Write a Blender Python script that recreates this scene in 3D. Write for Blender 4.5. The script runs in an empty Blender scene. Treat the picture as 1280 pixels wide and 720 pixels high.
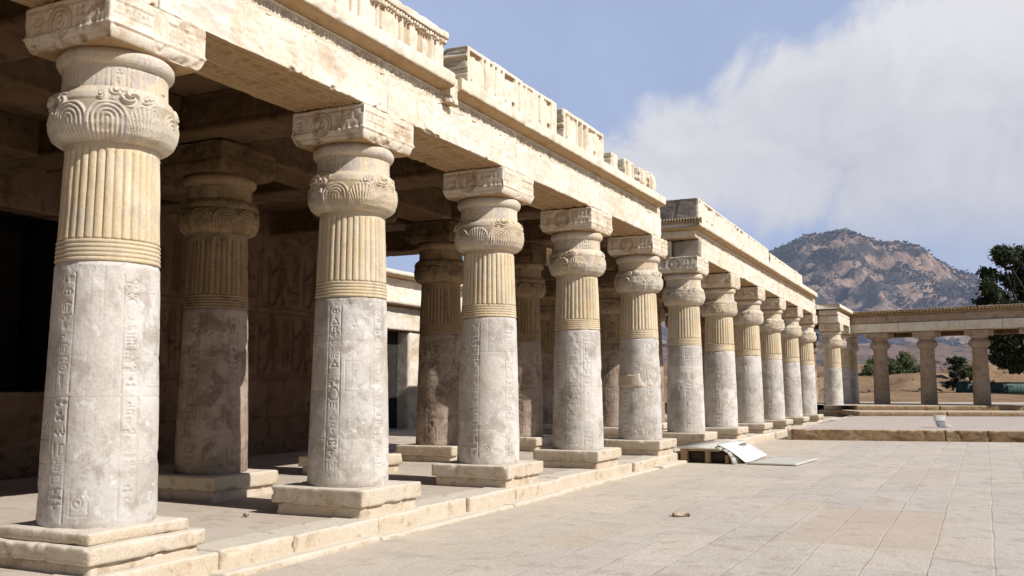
import bpy, math, random
import numpy as np
from mathutils import Vector

R = math.radians
random.seed(7)
scene = bpy.context.scene
col = scene.collection

# ------------------------------------------------------------------ helpers
def _h(ix, iy, iz, seed):
    with np.errstate(over='ignore'):
        n = (ix.astype(np.uint32) * np.uint32(374761393) + iy.astype(np.uint32) * np.uint32(668265263)
             + iz.astype(np.uint32) * np.uint32(2147483647 - 17) + np.uint32((seed * 974634777) & 0xffffffff))
        n = (n ^ (n >> np.uint32(13))) * np.uint32(1274126177)
        n = n ^ (n >> np.uint32(16))
        n = n * np.uint32(2246822519)
        n = n ^ (n >> np.uint32(15))
    return n.astype(np.float64) / 4294967295.0

def vnoise(P, freq, seed=0):
    Q = np.asarray(P, float) * freq + 1000.0
    I = np.floor(Q).astype(np.int64); f = Q - I
    f = f * f * (3 - 2 * f)
    out = 0
    for dx in (0, 1):
        wx = f[:, 0] if dx else 1 - f[:, 0]
        for dy in (0, 1):
            wy = f[:, 1] if dy else 1 - f[:, 1]
            for dz in (0, 1):
                wz = f[:, 2] if dz else 1 - f[:, 2]
                out = out + wx * wy * wz * _h(I[:, 0] + dx, I[:, 1] + dy, I[:, 2] + dz, seed)
    return out

def fbm(P, freq, seed=0, octaves=4, gain=.5):
    a, t, s = 1.0, 0.0, 0.0
    for o in range(octaves):
        s = s + a * vnoise(P, freq * 2 ** o, seed + o * 17); t += a; a *= gain
    return s / t

def mesh_np(name, V, F, smooth=True, attrs=None):
    me = bpy.data.meshes.new(name)
    V = np.ascontiguousarray(V, dtype=np.float32); F = np.ascontiguousarray(F, dtype=np.int32)
    k = F.shape[1]
    me.vertices.add(len(V)); me.vertices.foreach_set('co', V.ravel())
    me.loops.add(F.size); me.loops.foreach_set('vertex_index', F.ravel())
    me.polygons.add(len(F)); me.polygons.foreach_set('loop_start', np.arange(0, F.size, k, dtype=np.int32))
    me.update(calc_edges=True)
    if smooth:
        me.polygons.foreach_set('use_smooth', np.ones(len(F), dtype=bool))
    for an, av in (attrs or {}).items():
        at = me.attributes.new(an, 'FLOAT', 'POINT')
        at.data.foreach_set('value', np.ascontiguousarray(av, dtype=np.float32))
    me.update()
    return me

def obj(name, me, mat, parent=None, loc=(0, 0, 0), rotz=0):
    o = bpy.data.objects.new(name, me); col.objects.link(o)
    if mat is not None and not me.materials:
        me.materials.append(mat)
    o.location = loc; o.rotation_euler = (0, 0, rotz)
    if parent is not None: o.parent = parent
    return o

def tag(o, label=None, cat=None, group=None, kind=None):
    if label: o['label'] = label
    if cat: o['category'] = cat
    if group: o['group'] = group
    if kind: o['kind'] = kind
    return o

def empty(name, label, cat, loc=(0, 0, 0), rotz=0, group=None):
    o = bpy.data.objects.new(name, None); col.objects.link(o)
    o.location = loc; o.rotation_euler = (0, 0, rotz); o.empty_display_size = .3
    return tag(o, label, cat, group, 'thing')

def copy_tree(o, parent=None):
    c = o.copy(); col.objects.link(c)
    if parent is not None: c.parent = parent
    for ch in list(o.children): copy_tree(ch, c)
    return c

def join(parts):
    Vs, Fs, At, n = [], [], {}, 0
    names = set()
    for V, F, A in parts: names |= set(A or {})
    for V, F, A in parts:
        Vs.append(V); Fs.append(F + n); n += len(V)
        for k in names:
            At.setdefault(k, []).append((A or {}).get(k, np.zeros(len(V))))
    return np.vstack(Vs), np.vstack(Fs), {k: np.concatenate(v) for k, v in At.items()}

# ------------------------------------------------------------------ carved canvases
class Canvas:
    """height map in metres: negative is cut into the stone"""
    def __init__(s, w, h, res):
        s.w, s.h = w, h
        s.nx, s.ny = max(4, int(w / res)), max(4, int(h / res))
        s.a = np.zeros((s.ny, s.nx))
        s.x = (np.arange(s.nx) + .5) * w / s.nx; s.y = (np.arange(s.ny) + .5) * h / s.ny
        s.res = res
    def win(s, x0, y0, x1, y1):
        i0 = max(0, int(x0 / s.w * s.nx) - 1); i1 = min(s.nx, int(x1 / s.w * s.nx) + 2)
        j0 = max(0, int(y0 / s.h * s.ny) - 1); j1 = min(s.ny, int(y1 / s.h * s.ny) + 2)
        if i1 <= i0 or j1 <= j0: return None
        X, Y = np.meshgrid(s.x[i0:i1], s.y[j0:j1])
        return (slice(j0, j1), slice(i0, i1)), X, Y
    def put(s, sl, d, wd, dep):
        wd = max(wd, s.res * .75)
        m = np.clip(1.15 - np.abs(d) / wd, 0, 1)
        if dep < 0: s.a[sl] = np.minimum(s.a[sl], dep * m)
        else: s.a[sl] = np.maximum(s.a[sl], dep * m)
    def line(s, pts, wd, dep):
        for (xa, ya), (xb, yb) in zip(pts[:-1], pts[1:]):
            r = s.win(min(xa, xb) - 2 * wd, min(ya, yb) - 2 * wd, max(xa, xb) + 2 * wd, max(ya, yb) + 2 * wd)
            if r is None: continue
            sl, X, Y = r
            dx, dy = xb - xa, yb - ya
            t = np.clip(((X - xa) * dx + (Y - ya) * dy) / (dx * dx + dy * dy + 1e-12), 0, 1)
            s.put(sl, np.hypot(X - xa - t * dx, Y - ya - t * dy), wd, dep)
    def ring(s, x, y, rx, ry, wd, dep):
        r = s.win(x - rx - 2 * wd, y - ry - 2 * wd, x + rx + 2 * wd, y + ry + 2 * wd)
        if r is None: return
        sl, X, Y = r
        d = (np.hypot((X - x) / rx, (Y - y) / ry) - 1) * min(rx, ry)
        s.put(sl, d, wd, dep)
    def disc(s, x, y, rx, ry, dep):
        r = s.win(x - rx, y - ry, x + rx, y + ry)
        if r is None: return
        sl, X, Y = r
        m = np.clip((1 - np.hypot((X - x) / rx, (Y - y) / ry)) * 3, 0, 1)
        if dep < 0: s.a[sl] = np.minimum(s.a[sl], dep * m)
        else: s.a[sl] = np.where(m > 0, np.maximum(s.a[sl], s.a[sl] * (1 - m) + dep * m), s.a[sl])
    def rect(s, x0, y0, x1, y1, wd, dep):
        s.line([(x0, y0), (x1, y0), (x1, y1), (x0, y1), (x0, y0)], wd, dep)
    def fill(s, x0, y0, x1, y1, dep):
        r = s.win(x0, y0, x1, y1)
        if r is None: return
        sl, X, Y = r
        m = (X > x0) & (X < x1) & (Y > y0) & (Y < y1)
        s.a[sl] = np.where(m, dep, s.a[sl])
    def sample(s, u, v):
        fx = np.clip(u, 0, 1) * s.nx - .5; fy = np.clip(v, 0, 1) * s.ny - .5
        i = np.clip(np.floor(fx).astype(int), 0, s.nx - 2); j = np.clip(np.floor(fy).astype(int), 0, s.ny - 2)
        a = np.clip(fx - i, 0, 1); b = np.clip(fy - j, 0, 1)
        A = s.a
        return (A[j, i] * (1 - a) + A[j, i + 1] * a) * (1 - b) + (A[j + 1, i] * (1 - a) + A[j + 1, i + 1] * a) * b

def glyph(c, rng, x0, y0, w, h, dep, wd):
    """one small carved picture-sign inside the box"""
    L = lambda *p: c.line([(x0 + a * w, y0 + b * h) for a, b in p], wd, dep)
    O = lambda x, y, rx, ry: c.ring(x0 + x * w, y0 + y * h, rx * w, ry * h, wd, dep)
    D = lambda x, y, rx, ry: c.disc(x0 + x * w, y0 + y * h, rx * w, ry * h, dep)
    k = rng.randrange(16)
    if k == 0: O(.5, .5, .4, .4); D(.5, .5, .16, .16)
    elif k == 1:
        for r in (.3, .6): L(*[(i / 6, r + (.1 if i % 2 else -.1)) for i in range(7)])
    elif k == 2: L((.3, .05), (.3, .95), (.65, .9), (.7, .65)); L((.6, .05), (.6, .45))
    elif k == 3:
        D(.45, .5, .32, .2); D(.75, .75, .14, .14); L((.4, .35), (.4, .05), (.6, .05)); L((.15, .45), (0, .25)); L((.85, .73), (1, .68))
    elif k == 4: L((.05, .5), (.3, .72), (.7, .72), (.95, .5), (.7, .3), (.3, .3), (.05, .5)); D(.5, .5, .13, .16)
    elif k == 5: L((.5, .02), (.5, .9), (.35, .98), (.3, .7), (.35, .4), (.5, .25))
    elif k == 6: D(.45, .85, .14, .12); L((.45, .72), (.35, .3), (.75, .35), (.75, .05), (.25, .05), (.35, .4)); L((.45, .6), (.8, .6))
    elif k == 7: L(*[(i / 10, .5 + .22 * math.sin(i * 1.3)) for i in range(11)]); L((.95, .55), (.95, .85))
    elif k == 8: L((.1, .1), (.1, .85), (.9, .85), (.9, .1)); L((.1, .1), (.35, .1)); L((.65, .1), (.9, .1))
    elif k == 9: L((.05, .6), (.95, .6), (.8, .25), (.5, .12), (.2, .25), (.05, .6))
    elif k == 10:
        for q in (.2, .5, .8): L((q, .1), (q, .9))
    elif k == 11: O(.5, .78, .2, .18); L((.5, .6), (.5, .05)); L((.15, .5), (.85, .5))
    elif k == 12: L((.1, .1), (.5, .9), (.9, .1), (.1, .1))
    elif k == 13:
        for q in (.15, .4, .65, .9): L((.1, q), (.9, q))
    elif k == 14: D(.3, .3, .2, .2); D(.7, .3, .2, .2); D(.5, .72, .2, .2)
    else: L((.1, .15), (.1, .8), (.5, .95), (.9, .8)); L((.35, .1), (.35, .6)); L((.65, .1), (.65, .6))

def glyph_column(c, rng, x0, x1, y0, y1, dep, wd, border=True):
    w = x1 - x0
    if border:
        c.line([(x0, y0), (x0, y1)], wd, dep); c.line([(x1, y0), (x1, y1)], wd, dep)
    y = y1 - .02
    while y > y0 + w * .4:
        h = w * rng.choice((.4, .5, .65, .8, .35))
        if y - h < y0: break
        if rng.random() < .12 and h > .6 * w:
            c.ring((x0 + x1) / 2, y - h * .75, w * .38, h * .72, wd, dep); h *= 1.5
        elif rng.random() < .3:
            glyph(c, rng, x0 + w * .1, y - h, w * .38, h * .9, dep, wd); glyph(c, rng, x0 + w * .54, y - h, w * .38, h * .9, dep, wd)
        else:
            glyph(c, rng, x0 + w * .14, y - h, w * .72, h * .9, dep, wd)
        y -= h * 1.12

def glyph_row(c, rng, x0, x1, y0, y1, dep, wd, cells=True):
    h = y1 - y0; x = x0
    while x < x1 - h * .35:
        w = h * rng.choice((.45, .6, .8, 1.0))
        if x + w > x1: w = x1 - x
        if cells and w > .3 * h: c.rect(x + .01, y0 + .01, x + w - .01, y1 - .01, wd * .8, dep)
        if rng.random() < .35:
            glyph(c, rng, x + w * .2, y0 + h * .1, w * .6, h * .36, dep, wd); glyph(c, rng, x + w * .2, y0 + h * .52, w * .6, h * .36, dep, wd)
        else:
            glyph(c, rng, x + w * .2, y0 + h * .14, w * .6, h * .7, dep, wd)
        x += w * 1.03

def figure(c, rng, x, y0, h, dep, flip=1):
    """a striding carved figure in low relief (raised)"""
    w = h * .2 * flip
    c.disc(x, y0 + h * .88, h * .075, h * .085, dep)
    c.line([(x - w * .1, y0 + h * .95), (x + w * .1, y0 + h * 1.0)], h * .05, dep)
    c.line([(x, y0 + h * .8), (x, y0 + h * .45)], h * .09, dep)
    c.line([(x - w * .6, y0 + h * .74), (x + w * .6, y0 + h * .74)], h * .05, dep)
    c.line([(x + w * .6, y0 + h * .74), (x + w * 1.3, y0 + h * .6), (x + w * 1.7, y0 + h * .78)], h * .035, dep)
    c.line([(x - w * .6, y0 + h * .74), (x - w * .8, y0 + h * .45)], h * .035, dep)
    c.line([(x, y0 + h * .48), (x + w * .1, y0 + h * .34)], h * .12, dep)
    c.line([(x, y0 + h * .4), (x + w * .8, y0 + h * .02), (x + w * 1.2, y0 + h * .02)], h * .045, dep)
    c.line([(x, y0 + h * .4), (x - w * .5, y0 + h * .02), (x - w * .1, y0 + h * .02)], h * .045, dep)
    if rng.random() < .6:
        c.line([(x + w * 1.7, y0), (x + w * 1.7, y0 + h * .95)], h * .02, dep)

# ------------------------------------------------------------------ solid builders
def block(lo, hi, res, r=.02, seed=0, amp=.008, faces=None, chip=1.0, taper=None):
    """weathered stone block: worn edges, uneven faces, carved canvases per face. returns V, F, attrs"""
    lo = np.array(lo, float); hi = np.array(hi, float); c = (lo + hi) / 2; hs = (hi - lo) / 2
    n = [max(1, int(math.ceil((hi[a] - lo[a]) / res))) for a in range(3)]
    keys, quads = [], []
    S = (n[1] + 1) * (n[2] + 1)
    def grid(ax, side):
        a, b = [q for q in range(3) if q != ax]
        I, J = np.meshgrid(np.arange(n[a] + 1), np.arange(n[b] + 1), indexing='ij')
        idx = np.zeros((3,) + I.shape, int); idx[a] = I; idx[b] = J; idx[ax] = n[ax] if side else 0
        k = idx[0] * S + idx[1] * (n[2] + 1) + idx[2]
        q = np.stack([k[:-1, :-1], k[1:, :-1], k[1:, 1:], k[:-1, 1:]], -1).reshape(-1, 4)
        pos = (side == 1)
        if ax == 1: pos = not pos
        return q if pos else q[:, ::-1]
    Q = np.vstack([grid(ax, s) for ax in range(3) for s in (0, 1)])
    uk, inv = np.unique(Q, return_inverse=True); F = inv.reshape(Q.shape)
    ijk = np.stack([uk // S, (uk % S) // (n[2] + 1), uk % (n[2] + 1)], -1).astype(float)
    P = lo + ijk / np.array(n) * (hi - lo)
    # pull the first rows toward the edge so that rounding has vertices to work with
    nz = vnoise(P, 2.2, seed); n2 = fbm(P, 7.0, seed + 5, 2)
    rr = r * (.4 + .9 * nz + chip * 5.0 * np.clip(n2 - .62, 0, 1) * 2.2)
    rr = np.minimum(rr, hs.min() * .9)[:, None]
    p = P - c
    cc = np.clip(p, -hs + rr, hs - rr)
    d = p - cc; L = np.linalg.norm(d, axis=1, keepdims=True) + 1e-9
    nrm = d / L
    out = cc + nrm * rr
    carve = np.zeros(len(P))
    for key, cv in (faces or {}).items():
        ax = 'xyz'.index(key[1]); side = key[0] == '+'
        m = np.abs(P[:, ax] - (hi[ax] if side else lo[ax])) < 1e-6
        u_ax, v_ax = {0: (1, 2), 1: (0, 2), 2: (1, 0)}[ax]
        u = (P[m, u_ax] - lo[u_ax]) / (hi[u_ax] - lo[u_ax]); v = (P[m, v_ax] - lo[v_ax]) / (hi[v_ax] - lo[v_ax])
        edge = np.minimum.reduce([u, 1 - u]) * (hi[u_ax] - lo[u_ax]); edge2 = np.minimum(v, 1 - v) * (hi[v_ax] - lo[v_ax])
        wgt = np.clip(np.minimum(edge, edge2) / .012, 0, 1)
        hgt = cv.sample(u, v) * wgt
        out[m, ax] += hgt * (1 if side else -1)
        carve[m] = np.clip(-hgt / .02, 0, 1)
    out += nrm * ((fbm(P, 3.0, seed + 9, 4)[:, None] - .5) * 2 * amp)
    if taper: out[:, :2] *= 1 + taper * (out[:, 2:3] / hs[2])
    return out + c, F, {'carve': carve}

def lathe(prof, z0, z1, nz, na, relief=None, seed=0, amp=.004, cap=True, freq=3.5):
    zs = np.linspace(z0, z1, nz + 1) if not hasattr(nz, '__len__') else np.asarray(nz)
    nzz = len(zs) - 1
    pz = [q[0] for q in prof]; pr = [q[1] for q in prof]
    r = np.interp(zs, pz, pr)
    th = np.arange(na) / na * 2 * math.pi
    T, Z = np.meshgrid(th, zs); Rr = np.repeat(r[:, None], na, 1)
    P0 = np.stack([Rr * np.cos(T), Rr * np.sin(T), Z], -1).reshape(-1, 3)
    carve = np.zeros(len(P0)); tone = np.zeros(len(P0))
    dr = (fbm(P0, freq, seed, 4) - .5) * 2 * amp
    if relief is not None:
        rl, cv, tn = relief(T.ravel(), Z.ravel())
        dr = dr + rl; carve = cv; tone = tn
    Rn = np.maximum(Rr.ravel() + dr, .02)
    V = np.stack([Rn * np.cos(T.ravel()), Rn * np.sin(T.ravel()), Z.ravel()], -1)
    I, J = np.meshgrid(np.arange(nzz), np.arange(na), indexing='ij')
    J2 = (J + 1) % na
    F = np.stack([I * na + J, I * na + J2, (I + 1) * na + J2, (I + 1) * na + J], -1).reshape(-1, 4)
    if cap:
        nv = len(V)
        V = np.vstack([V, [[0, 0, zs[0]], [0, 0, zs[-1]]]])
        j = np.arange(0, na, 2); e = na if na % 2 == 0 else na
        # quads from centre: two edge steps per quad
        b = np.stack([np.full(len(j), nv), (j + 2) % na, (j + 1) % na, j], -1)
        t = np.stack([np.full(len(j), nv + 1), nzz * na + j, nzz * na + (j + 1) % na, nzz * na + (j + 2) % na], -1)
        F = np.vstack([F, b, t])
        carve = np.append(carve, [0, 0]); tone = np.append(tone, [0, 0])
    return V, F, {'carve': carve, 'tone': tone}

def sweep(prof, y0, y1, res, seed=0, amp=.01, chip=.02, relief=None):
    """closed profile of (x, z) swept along y with worn surface"""
    pts = []
    for (xa, za), (xb, zb) in zip(prof, prof[1:] + prof[:1]):
        k = max(1, int(math.ceil(math.hypot(xb - xa, zb - za) / max(res, .03))))
        if math.hypot(xb - xa, zb - za) > 1.2: k = 3
        for i in range(k): pts.append((xa + (xb - xa) * i / k, za + (zb - za) * i / k))
    pts = np.array(pts); m = len(pts); ny = max(1, int((y1 - y0) / res))
    ys = np.linspace(y0, y1, ny + 1)
    V = np.zeros((ny + 1, m, 3)); V[:, :, 0] = pts[None, :, 0]; V[:, :, 2] = pts[None, :, 1]; V[:, :, 1] = ys[:, None]
    P = V.reshape(-1, 3)
    cx = pts.mean(0)
    dirs = pts - cx; dirs /= np.linalg.norm(dirs, axis=1, keepdims=True) + 1e-9
    Dd = np.zeros((ny + 1, m, 3)); Dd[:, :, 0] = dirs[None, :, 0]; Dd[:, :, 2] = dirs[None, :, 1]
    Dd = Dd.reshape(-1, 3)
    nz = fbm(P, 3.2, seed, 4) - .5; ch = np.clip(fbm(P, 5.0, seed + 3, 3) - .6, 0, 1)
    P = P + Dd * (nz * 2 * amp - ch * chip * 6)[:, None]
    I, J = np.meshgrid(np.arange(ny), np.arange(m), indexing='ij'); J2 = (J + 1) % m
    F = np.stack([I * m + J, I * m + J2, (I + 1) * m + J2, (I + 1) * m + J], -1).reshape(-1, 4)
    if True:
        nv = len(P); c0 = [[cx[0], y0, cx[1]], [cx[0], y1, cx[1]]]
        P = np.vstack([P, c0]); j = np.arange(m)
        def fan(cen, base, fl):
            q = np.stack([np.full(m, cen), base + j, base + (j + 1) % m], -1)
            if fl: q = q[:, ::-1]
            mid = np.arange(m)
            return q
        tri = np.vstack([fan(nv, 0, False), fan(nv + 1, ny * m, True)])
        # degenerate-free quads: pair the triangles
        qs = []
        for base, cen, fl in ((0, nv, False), (ny * m, nv + 1, True)):
            for a in range(0, m - 1, 2):
                q = [cen, base + a, base + a + 1, base + (a + 2) % m]
                qs.append(q[::-1] if fl else q)
            if m % 2:
                a = m - 1
                P = np.vstack([P, (P[base + a] + P[base]) / 2]); q = [cen, base + a, len(P) - 1, base]
                qs.append(q[::-1] if fl else q)
        F = np.vstack([F, np.array(qs)])
    return P, F, {'carve': np.zeros(len(P))}

def tri_to_obj(name, me_parts, mat, parent=None, smooth=True, **kw):
    V, F, A = join(me_parts) if isinstance(me_parts, list) else me_parts
    return obj(name, mesh_np(name, V, F, smooth, A), mat, parent, **kw)

# ------------------------------------------------------------------ materials
def stone(name, ca, cb, cc, dirt_and_cut=(.2, .14, .09), sc=1.0, bump=.35, speck=.25, streak=0.0, rough=.9, patch=(.52, .62), stain=.35, lime=0.0, cut=.55):
    m = bpy.data.materials.new(name); m.use_nodes = True
    nt = m.node_tree; N = nt.nodes; L = nt.links; N.clear()
    out = N.new('ShaderNodeOutputMaterial'); b = N.new('ShaderNodeBsdfPrincipled'); L.new(b.outputs[0], out.inputs[0])
    b.inputs['Roughness'].default_value = rough
    b.inputs['Specular IOR Level'].default_value = .2
    tc = N.new('ShaderNodeTexCoord'); oi = N.new('ShaderNodeObjectInfo')
    cx = N.new('ShaderNodeCombineXYZ'); mu = N.new('ShaderNodeMath'); mu.operation = 'MULTIPLY'; mu.inputs[1].default_value = 61.0
    L.new(oi.outputs['Random'], mu.inputs[0]); L.new(mu.outputs[0], cx.inputs[0]); L.new(mu.outputs[0], cx.inputs[1])
    va = N.new('ShaderNodeVectorMath'); va.operation = 'ADD'; L.new(tc.outputs['Object'], va.inputs[0]); L.new(cx.outputs[0], va.inputs[1])
    def noise(scale, detail=6, rough_=.6, vec=None, dist=0):
        n = N.new('ShaderNodeTexNoise'); n.inputs['Scale'].default_value = scale * sc; n.inputs['Detail'].default_value = detail
        n.inputs['Roughness'].default_value = rough_; n.inputs['Distortion'].default_value = dist
        L.new(vec or va.outputs[0], n.inputs['Vector']); return n.outputs['Fac']
    def ramp(src, a, b_):
        r = N.new('ShaderNodeMapRange'); r.interpolation_type = 'SMOOTHSTEP'
        r.inputs['From Min'].default_value = a; r.inputs['From Max'].default_value = b_; L.new(src, r.inputs['Value']); return r.outputs[0]
    def mix(f, a, b_, mode='MIX'):
        x = N.new('ShaderNodeMix'); x.data_type = 'RGBA'; x.blend_type = mode
        for sock, v in ((x.inputs[0], f), (x.inputs[6], a), (x.inputs[7], b_)):
            if isinstance(v, (int, float)): sock.default_value = v
            elif isinstance(v, tuple): sock.default_value = v + (1,)
            else: L.new(v, sock)
        return x.outputs[2]
    def mul(a, k):
        x = N.new('ShaderNodeMath'); x.operation = 'MULTIPLY'; L.new(a, x.inputs[0])
        if isinstance(k, (int, float)): x.inputs[1].default_value = k
        else: L.new(k, x.inputs[1])
        return x.outputs[0]
    c = mix(ramp(noise(.9, 5, .6, dist=.6), .36, .64), ca, cb)
    c = mix(ramp(noise(2.6, 9, .68, dist=.4), *patch), c, cc)
    at = N.new('ShaderNodeAttribute'); at.attribute_name = 'tone'
    tr = N.new('ShaderNodeMapRange'); tr.inputs['From Min'].default_value = -1; tr.inputs['From Max'].default_value = 1
    tr.inputs['To Min'].default_value = .72; tr.inputs['To Max'].default_value = 1.28; L.new(at.outputs['Fac'], tr.inputs['Value'])
    gx = N.new('ShaderNodeCombineXYZ')
    for i in range(3): L.new(tr.outputs[0], gx.inputs[i])
    c = mix(1.0, c, gx.outputs[0], 'MULTIPLY')
    if streak:
        mp = N.new('ShaderNodeMapping'); mp.inputs['Scale'].default_value = (3, 3, .35); L.new(va.outputs[0], mp.inputs['Vector'])
        c = mix(mul(ramp(noise(1.6, 6, .65, mp.outputs[0]), .5, .72), streak), c, dirt_and_cut)
    c = mix(mul(ramp(noise(1.35, 10, .72, dist=1.0), .58, .7), stain), c, dirt_and_cut)
    if lime:
        c = mix(mul(ramp(noise(4.5, 10, .75, dist=.3), .56, .64), lime), c, (.72, .70, .68))
    # fine grain
    g = noise(38, 4, .7)
    gr = N.new('ShaderNodeMapRange'); gr.inputs['To Min'].default_value = 1 - speck; gr.inputs['To Max'].default_value = 1 + speck
    gr.inputs['From Min'].default_value = .3; gr.inputs['From Max'].default_value = .7; L.new(g, gr.inputs['Value'])
    g3 = N.new('ShaderNodeCombineXYZ')
    for i in range(3): L.new(gr.outputs[0], g3.inputs[i])
    c = mix(1.0, c, g3.outputs[0], 'MULTIPLY')
    # pits
    pit = ramp(noise(13, 6, .7), .62, .7)
    c = mix(mul(pit, .35), c, dirt_and_cut)
    ac = N.new('ShaderNodeAttribute'); ac.attribute_name = 'carve'
    c = mix(mul(ac.outputs['Fac'], cut), c, dirt_and_cut)  # carved hollows also mixed toward the dark tone, deeper ones more
    L.new(c, b.inputs['Base Color'])
    b1 = N.new('ShaderNodeBump'); b1.inputs['Strength'].default_value = bump; b1.inputs['Distance'].default_value = .03
    L.new(noise(9, 10, .7), b1.inputs['Height'])
    b2 = N.new('ShaderNodeBump'); b2.inputs['Strength'].default_value = bump * .6; b2.inputs['Distance'].default_value = -.015
    L.new(pit, b2.inputs['Height']); L.new(b1.outputs[0], b2.inputs['Normal'])
    L.new(b2.outputs[0], b.inputs['Normal'])
    return m

def plain(name, ca, cb, scale=6, rough=.7, metal=0, bump=.1):
    m = bpy.data.materials.new(name); m.use_nodes = True
    nt = m.node_tree; N = nt.nodes; L = nt.links; b = N['Principled BSDF']
    b.inputs['Roughness'].default_value = rough; b.inputs['Metallic'].default_value = metal
    tc = N.new('ShaderNodeTexCoord'); n = N.new('ShaderNodeTexNoise'); n.inputs['Scale'].default_value = scale; n.inputs['Detail'].default_value = 6
    L.new(tc.outputs['Object'], n.inputs['Vector'])
    r = N.new('ShaderNodeValToRGB'); r.color_ramp.elements[0].color = ca + (1,); r.color_ramp.elements[1].color = cb + (1,)
    r.color_ramp.elements[0].position = .35; r.color_ramp.elements[1].position = .65
    L.new(n.outputs['Fac'], r.inputs[0]); L.new(r.outputs[0], b.inputs['Base Color'])
    bp = N.new('ShaderNodeBump'); bp.inputs['Strength'].default_value = bump; bp.inputs['Distance'].default_value = .05
    L.new(n.outputs['Fac'], bp.inputs['Height']); L.new(bp.outputs[0], b.inputs['Normal'])
    return m

def leafmat(name, ca, cb):
    m = plain(name, ca, cb, 1.3, .7, 0, 0)
    nt = m.node_tree; b = nt.nodes['Principled BSDF']; out = nt.nodes['Material Output']
    t = nt.nodes.new('ShaderNodeBsdfTranslucent'); t.inputs[0].default_value = tuple(x * 1.2 for x in cb) + (1,)
    mx = nt.nodes.new('ShaderNodeMixShader'); mx.inputs[0].default_value = .25
    nt.links.new(b.outputs[0], mx.inputs[1]); nt.links.new(t.outputs[0], mx.inputs[2]); nt.links.new(mx.outputs[0], out.inputs[0])
    return m

M = {}
M['shaft'] = stone('shaft_stone', (.555, .505, .455), (.65, .62, .585), (.45, .395, .35), (.33, .26, .20), 1.1, .35, .12, stain=.3, patch=(.47, .63), lime=.9, cut=.22)
M['reed'] = stone('reed_stone', (.64, .515, .335), (.67, .575, .43), (.59, .50, .38), (.30, .19, .09), 1.3, .3, .14, streak=.35, stain=.35)
M['capital'] = stone('capital_stone', (.62, .51, .36), (.60, .54, .46), (.48, .42, .37), (.28, .19, .11), 1.2, .35, .14, stain=.35, lime=.3)
M['block'] = stone('block_stone', (.75, .67, .54), (.79, .735, .64), (.66, .56, .44), (.38, .24, .12), 1.0, .45, .14, streak=.25, stain=.4)
M['beam'] = stone('beam_stone', (.79, .72, .60), (.82, .785, .72), (.73, .63, .50), (.48, .34, .20), .8, .5, .14, streak=.25, stain=.32, cut=.36)
M['plinth'] = stone('plinth_stone', (.57, .475, .355), (.60, .52, .42), (.46, .37, .26), (.30, .19, .09), 1.3, .6, .16, stain=.4)
M['floor'] = stone('floor_stone', (.52, .44, .36), (.56, .49, .42), (.46, .38, .31), (.33, .23, .14), .7, .3, .1, stain=.25)
M['terrace'] = stone('terrace_stone', (.50, .43, .39), (.53, .47, .43), (.45, .37, .29), (.22, .12, .05), 1.2, .5, .14, stain=.35)
M['wall'] = stone('wall_stone', (.16, .092, .055), (.21, .13, .085), (.11, .064, .04), (.06, .035, .02), 1.0, .5, .15, stain=.4)  # wall stone darkened to put the portico shade into its colour
M['ceiling'] = stone('ceiling_stone', (.13, .078, .04), (.17, .108, .06), (.09, .055, .03), (.08, .045, .02), .9, .5, .15, stain=.5)  # ceiling stone darkened in colour to deepen the interior shade
M['shaded_shaft'] = stone('shaded_shaft_stone', (.31, .235, .185), (.40, .32, .265), (.22, .16, .12), (.08, .055, .035), 1.1, .4, .14, stain=.3, patch=(.48, .62), lime=.25)  # shaft stone repeated darker, interior shade put into the colour
M['shaded_reed'] = stone('shaded_reed_stone', (.30, .20, .105), (.35, .25, .155), (.21, .15, .095), (.08, .05, .025), 1.3, .3, .14, streak=.35, stain=.4)  # darker copy of the reed stone, shade included in the colour
M['grey'] = stone('grey_stone', (.33, .29, .26), (.40, .35, .31), (.29, .24, .21), (.20, .15, .11), 1.2, .4, .14, stain=.35)
M['wing'] = stone('wing_stone', (.37, .28, .20), (.43, .34, .26), (.29, .21, .145), (.20, .14, .09), 1.0, .4, .14, stain=.4)
M['edge'] = stone('edge_stone', (.31, .205, .11), (.36, .26, .16), (.23, .15, .08), (.10, .055, .025), 1.6, .7, .2, stain=.5)
def lit_top(m, c):  # sunlit look put into the colour of upward faces
    nt = m.node_tree; N = nt.nodes; L = nt.links; b = next(n for n in N if n.type == 'BSDF_PRINCIPLED')
    src = b.inputs['Base Color'].links[0].from_socket
    ge = N.new('ShaderNodeNewGeometry'); sp = N.new('ShaderNodeSeparateXYZ'); L.new(ge.outputs['Normal'], sp.inputs[0])
    r = N.new('ShaderNodeMapRange'); r.inputs['From Min'].default_value = .45; r.inputs['From Max'].default_value = .85; r.inputs['To Max'].default_value = .85; L.new(sp.outputs[2], r.inputs['Value'])
    x = N.new('ShaderNodeMix'); x.data_type = 'RGBA'; L.new(r.outputs[0], x.inputs[0]); L.new(src, x.inputs[6]); x.inputs[7].default_value = c + (1,)
    L.new(x.outputs[2], b.inputs['Base Color'])
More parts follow.
